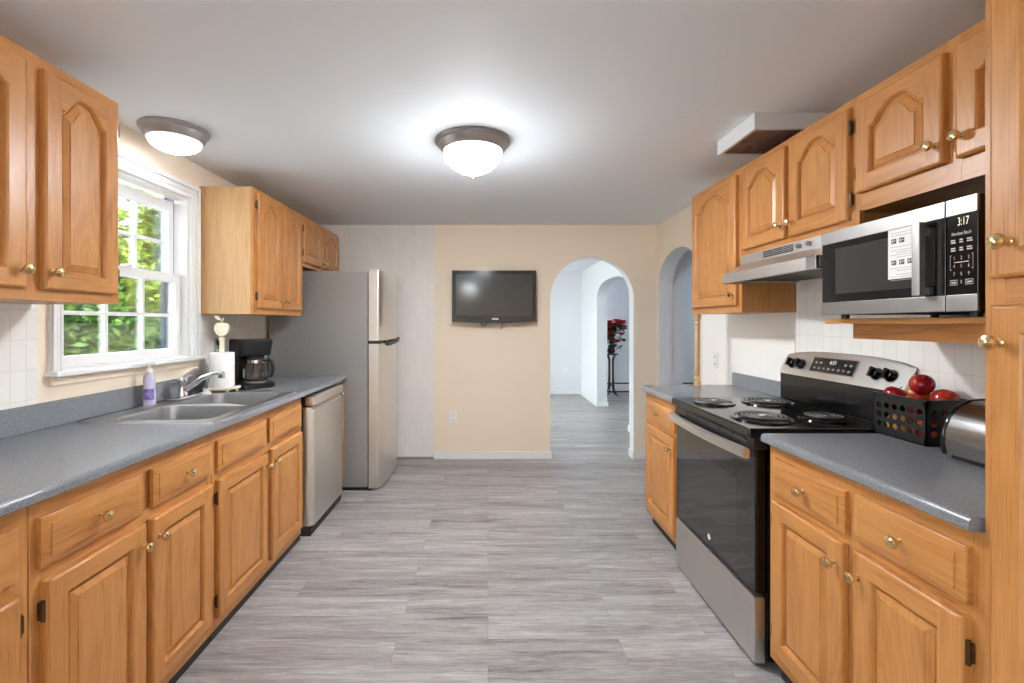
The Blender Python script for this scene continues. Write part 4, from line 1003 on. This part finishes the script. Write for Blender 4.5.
apple(1.519, 1.705, zl, ar, YEL, 'yellow apple low in the basket behind the far holes of the long front panel')
apple(1.582, 1.655, zl, ar, STR, 'apple low in the basket near its wall side, under the streaked apple')
apple(1.519, 1.730, 1.056, .036, RED, 'dark red apple at the far end of the basket, next to the range', .3, .2)
apple(1.514, 1.636, 1.042, .036, STR, 'small red apple peeking over the long front rim of the basket', -.3, .1)
apple(1.583, 1.604, 1.058, .040, STR, 'large red and orange streaked apple at the near end of the basket', .5, -.4)
apple(1.586, 1.715, 1.060, .036, YEL, 'yellow apple half hidden behind the topmost red apple')
apple(1.553, 1.657, 1.108, .036, RED, 'large deep red apple lying on top of the pile in the basket', -.5, .5)

# ------------------------------------------------------------ toaster
to = thing('toaster', 'chrome toaster with black ends on the counter against the pantry', 'toaster', (1.52, 1.28, .914))
tp = [(1.415, .928), (1.408, .96), (1.412, 1.0), (1.428, 1.04), (1.455, 1.07), (1.49, 1.088), (1.535, 1.093), (1.58, 1.088), (1.608, 1.07), (1.62, 1.04), (1.624, .98), (1.622, .928)]
def sc(k): cx, cz = 1.52, 1.0; return [(cx + (a - cx) * k, cz + (b - cz) * k) for a, b in tp]
obj('shell', M().prism(tp, 'y', 1.12, 1.43), STOAST, to)
for a, b in ((1.428, 1.447), (1.095, 1.125)):
    e = M(); ys = [a, a + .004, b - .008, b] if a > 1.2 else [b, b - .004, a + .008, a]
    e.loft([[(u, y, v) for u, v in sc(k)] for y, k in zip(ys, (1.01, 1.035, 1.035, .97))]); obj('end_cap', e, BLACK, to)
obj('base', M().box(1.42, 1.615, 1.11, 1.42, .9147, .932, 0, .006), BLACKM, to)
for xx in (1.505, 1.56): obj('slot', M().box(xx - .012, xx + .012, 1.15, 1.38, 1.088, 1.0945), INK, to)
obj('lever', M().box(1.50, 1.54, 1.07, 1.10, 1.03, 1.045, 0, .004), BLACKM, to)

# ------------------------------------------------------------ flower stand
fs = thing('plant_stand', 'slim dark iron pedestal stand in the room beyond', 'stand', (2.24, 8.42, 0))
IRON = plain('dark_iron', (52, 46, 44), .45, .6)
fx, fy = 2.24, 8.42
m = M()
for k in range(4):
    a = PI / 4 + k * PI / 2; c, s = math.cos(a), math.sin(a)
    m = M().tube([(fx + c * .14, fy + s * .14, .012), (fx + c * .10, fy + s * .10, .05), (fx + c * .055, fy + s * .055, .14), (fx + c * .045, fy + s * .045, .4), (fx + c * .045, fy + s * .045, .66), (fx + c * .09, fy + s * .09, .76)], .011, 8)
    obj('leg', m, IRON, fs)
obj('top_plate', M().lathe([(0, .755), (.12, .755), (.125, .765), (.12, .775), (0, .775)], (fx, fy, 0), 'z', 28), IRON, fs)
obj('ring', M().tube([(fx + .055 * math.cos(2 * PI * i / 20), fy + .055 * math.sin(2 * PI * i / 20), .2) for i in range(20)], .008, 6, 0, True), IRON, fs)
bq = thing('flower_arrangement', 'red flowers in a dark vase on the iron stand', 'flowers', (fx, fy, .776))
obj('vase', M().lathe([(0, .776), (.05, .776), (.075, .82), (.06, .87), (.05, .90), (.07, .93), (.062, .93), (.04, .90), (0, .89)], (fx, fy, 0), 'z', 26), IRON, bq)
PET = plain('red_petals', (190, 30, 50), .55, 0, .3, 34, 18); LF = plain('dark_leaves', (48, 62, 40), .6, 0, .3, 18, 20)
rnd = random.Random(3)
m = M(); heads = []
for k in range(30):
    a = rnd.uniform(0, 2 * PI); q = rnd.uniform(.04, .27); z = rnd.uniform(.98, 1.38); q *= 1 - .5 * abs(z - 1.2) / .22 * .6
    h = Vector((fx + math.cos(a) * q, fy + math.sin(a) * q, z)); heads.append(h)
    m.tube([(fx, fy, .90), (fx + math.cos(a) * q * .3, fy + math.sin(a) * q * .3, (.9 + z) / 2 + .04), tuple(h)], .004, 5)
    for j in range(5):
        u = Vector((rnd.gauss(0, 1), rnd.gauss(0, 1), rnd.gauss(0, .6))).normalized(); v = u.orthogonal().normalized(); c = h - Vector((0, 0, rnd.uniform(.02, .1)))
        m.add([c, c + u * .05 + v * .022, c + u * .11, c + u * .05 - v * .022], [(0, 1, 2, 3)])
obj('leaves', m, LF, bq)
for h in heads:
    m = M()
    for ringn, (n, tl, L) in enumerate(((6, .1, .10), (6, .65, .085), (5, 1.1, .06))):
        for j in range(n):
            a = 2 * PI * j / n + ringn * .5; o = Vector((math.cos(a), math.sin(a), 0)); tn = Vector((-math.sin(a), math.cos(a), 0))
            def pt(r, s_): return h + o * (r * math.cos(tl)) + Vector((0, 0, r * math.sin(tl))) + tn * s_
            m.add([pt(0, 0), pt(L * .5, L * .42), pt(L * .95, L * .3), pt(L * 1.05, 0), pt(L * .95, -L * .3), pt(L * .5, -L * .42)], [(0, 1, 2, 3, 4, 5)])
    obj('blossom', m, PET, bq)
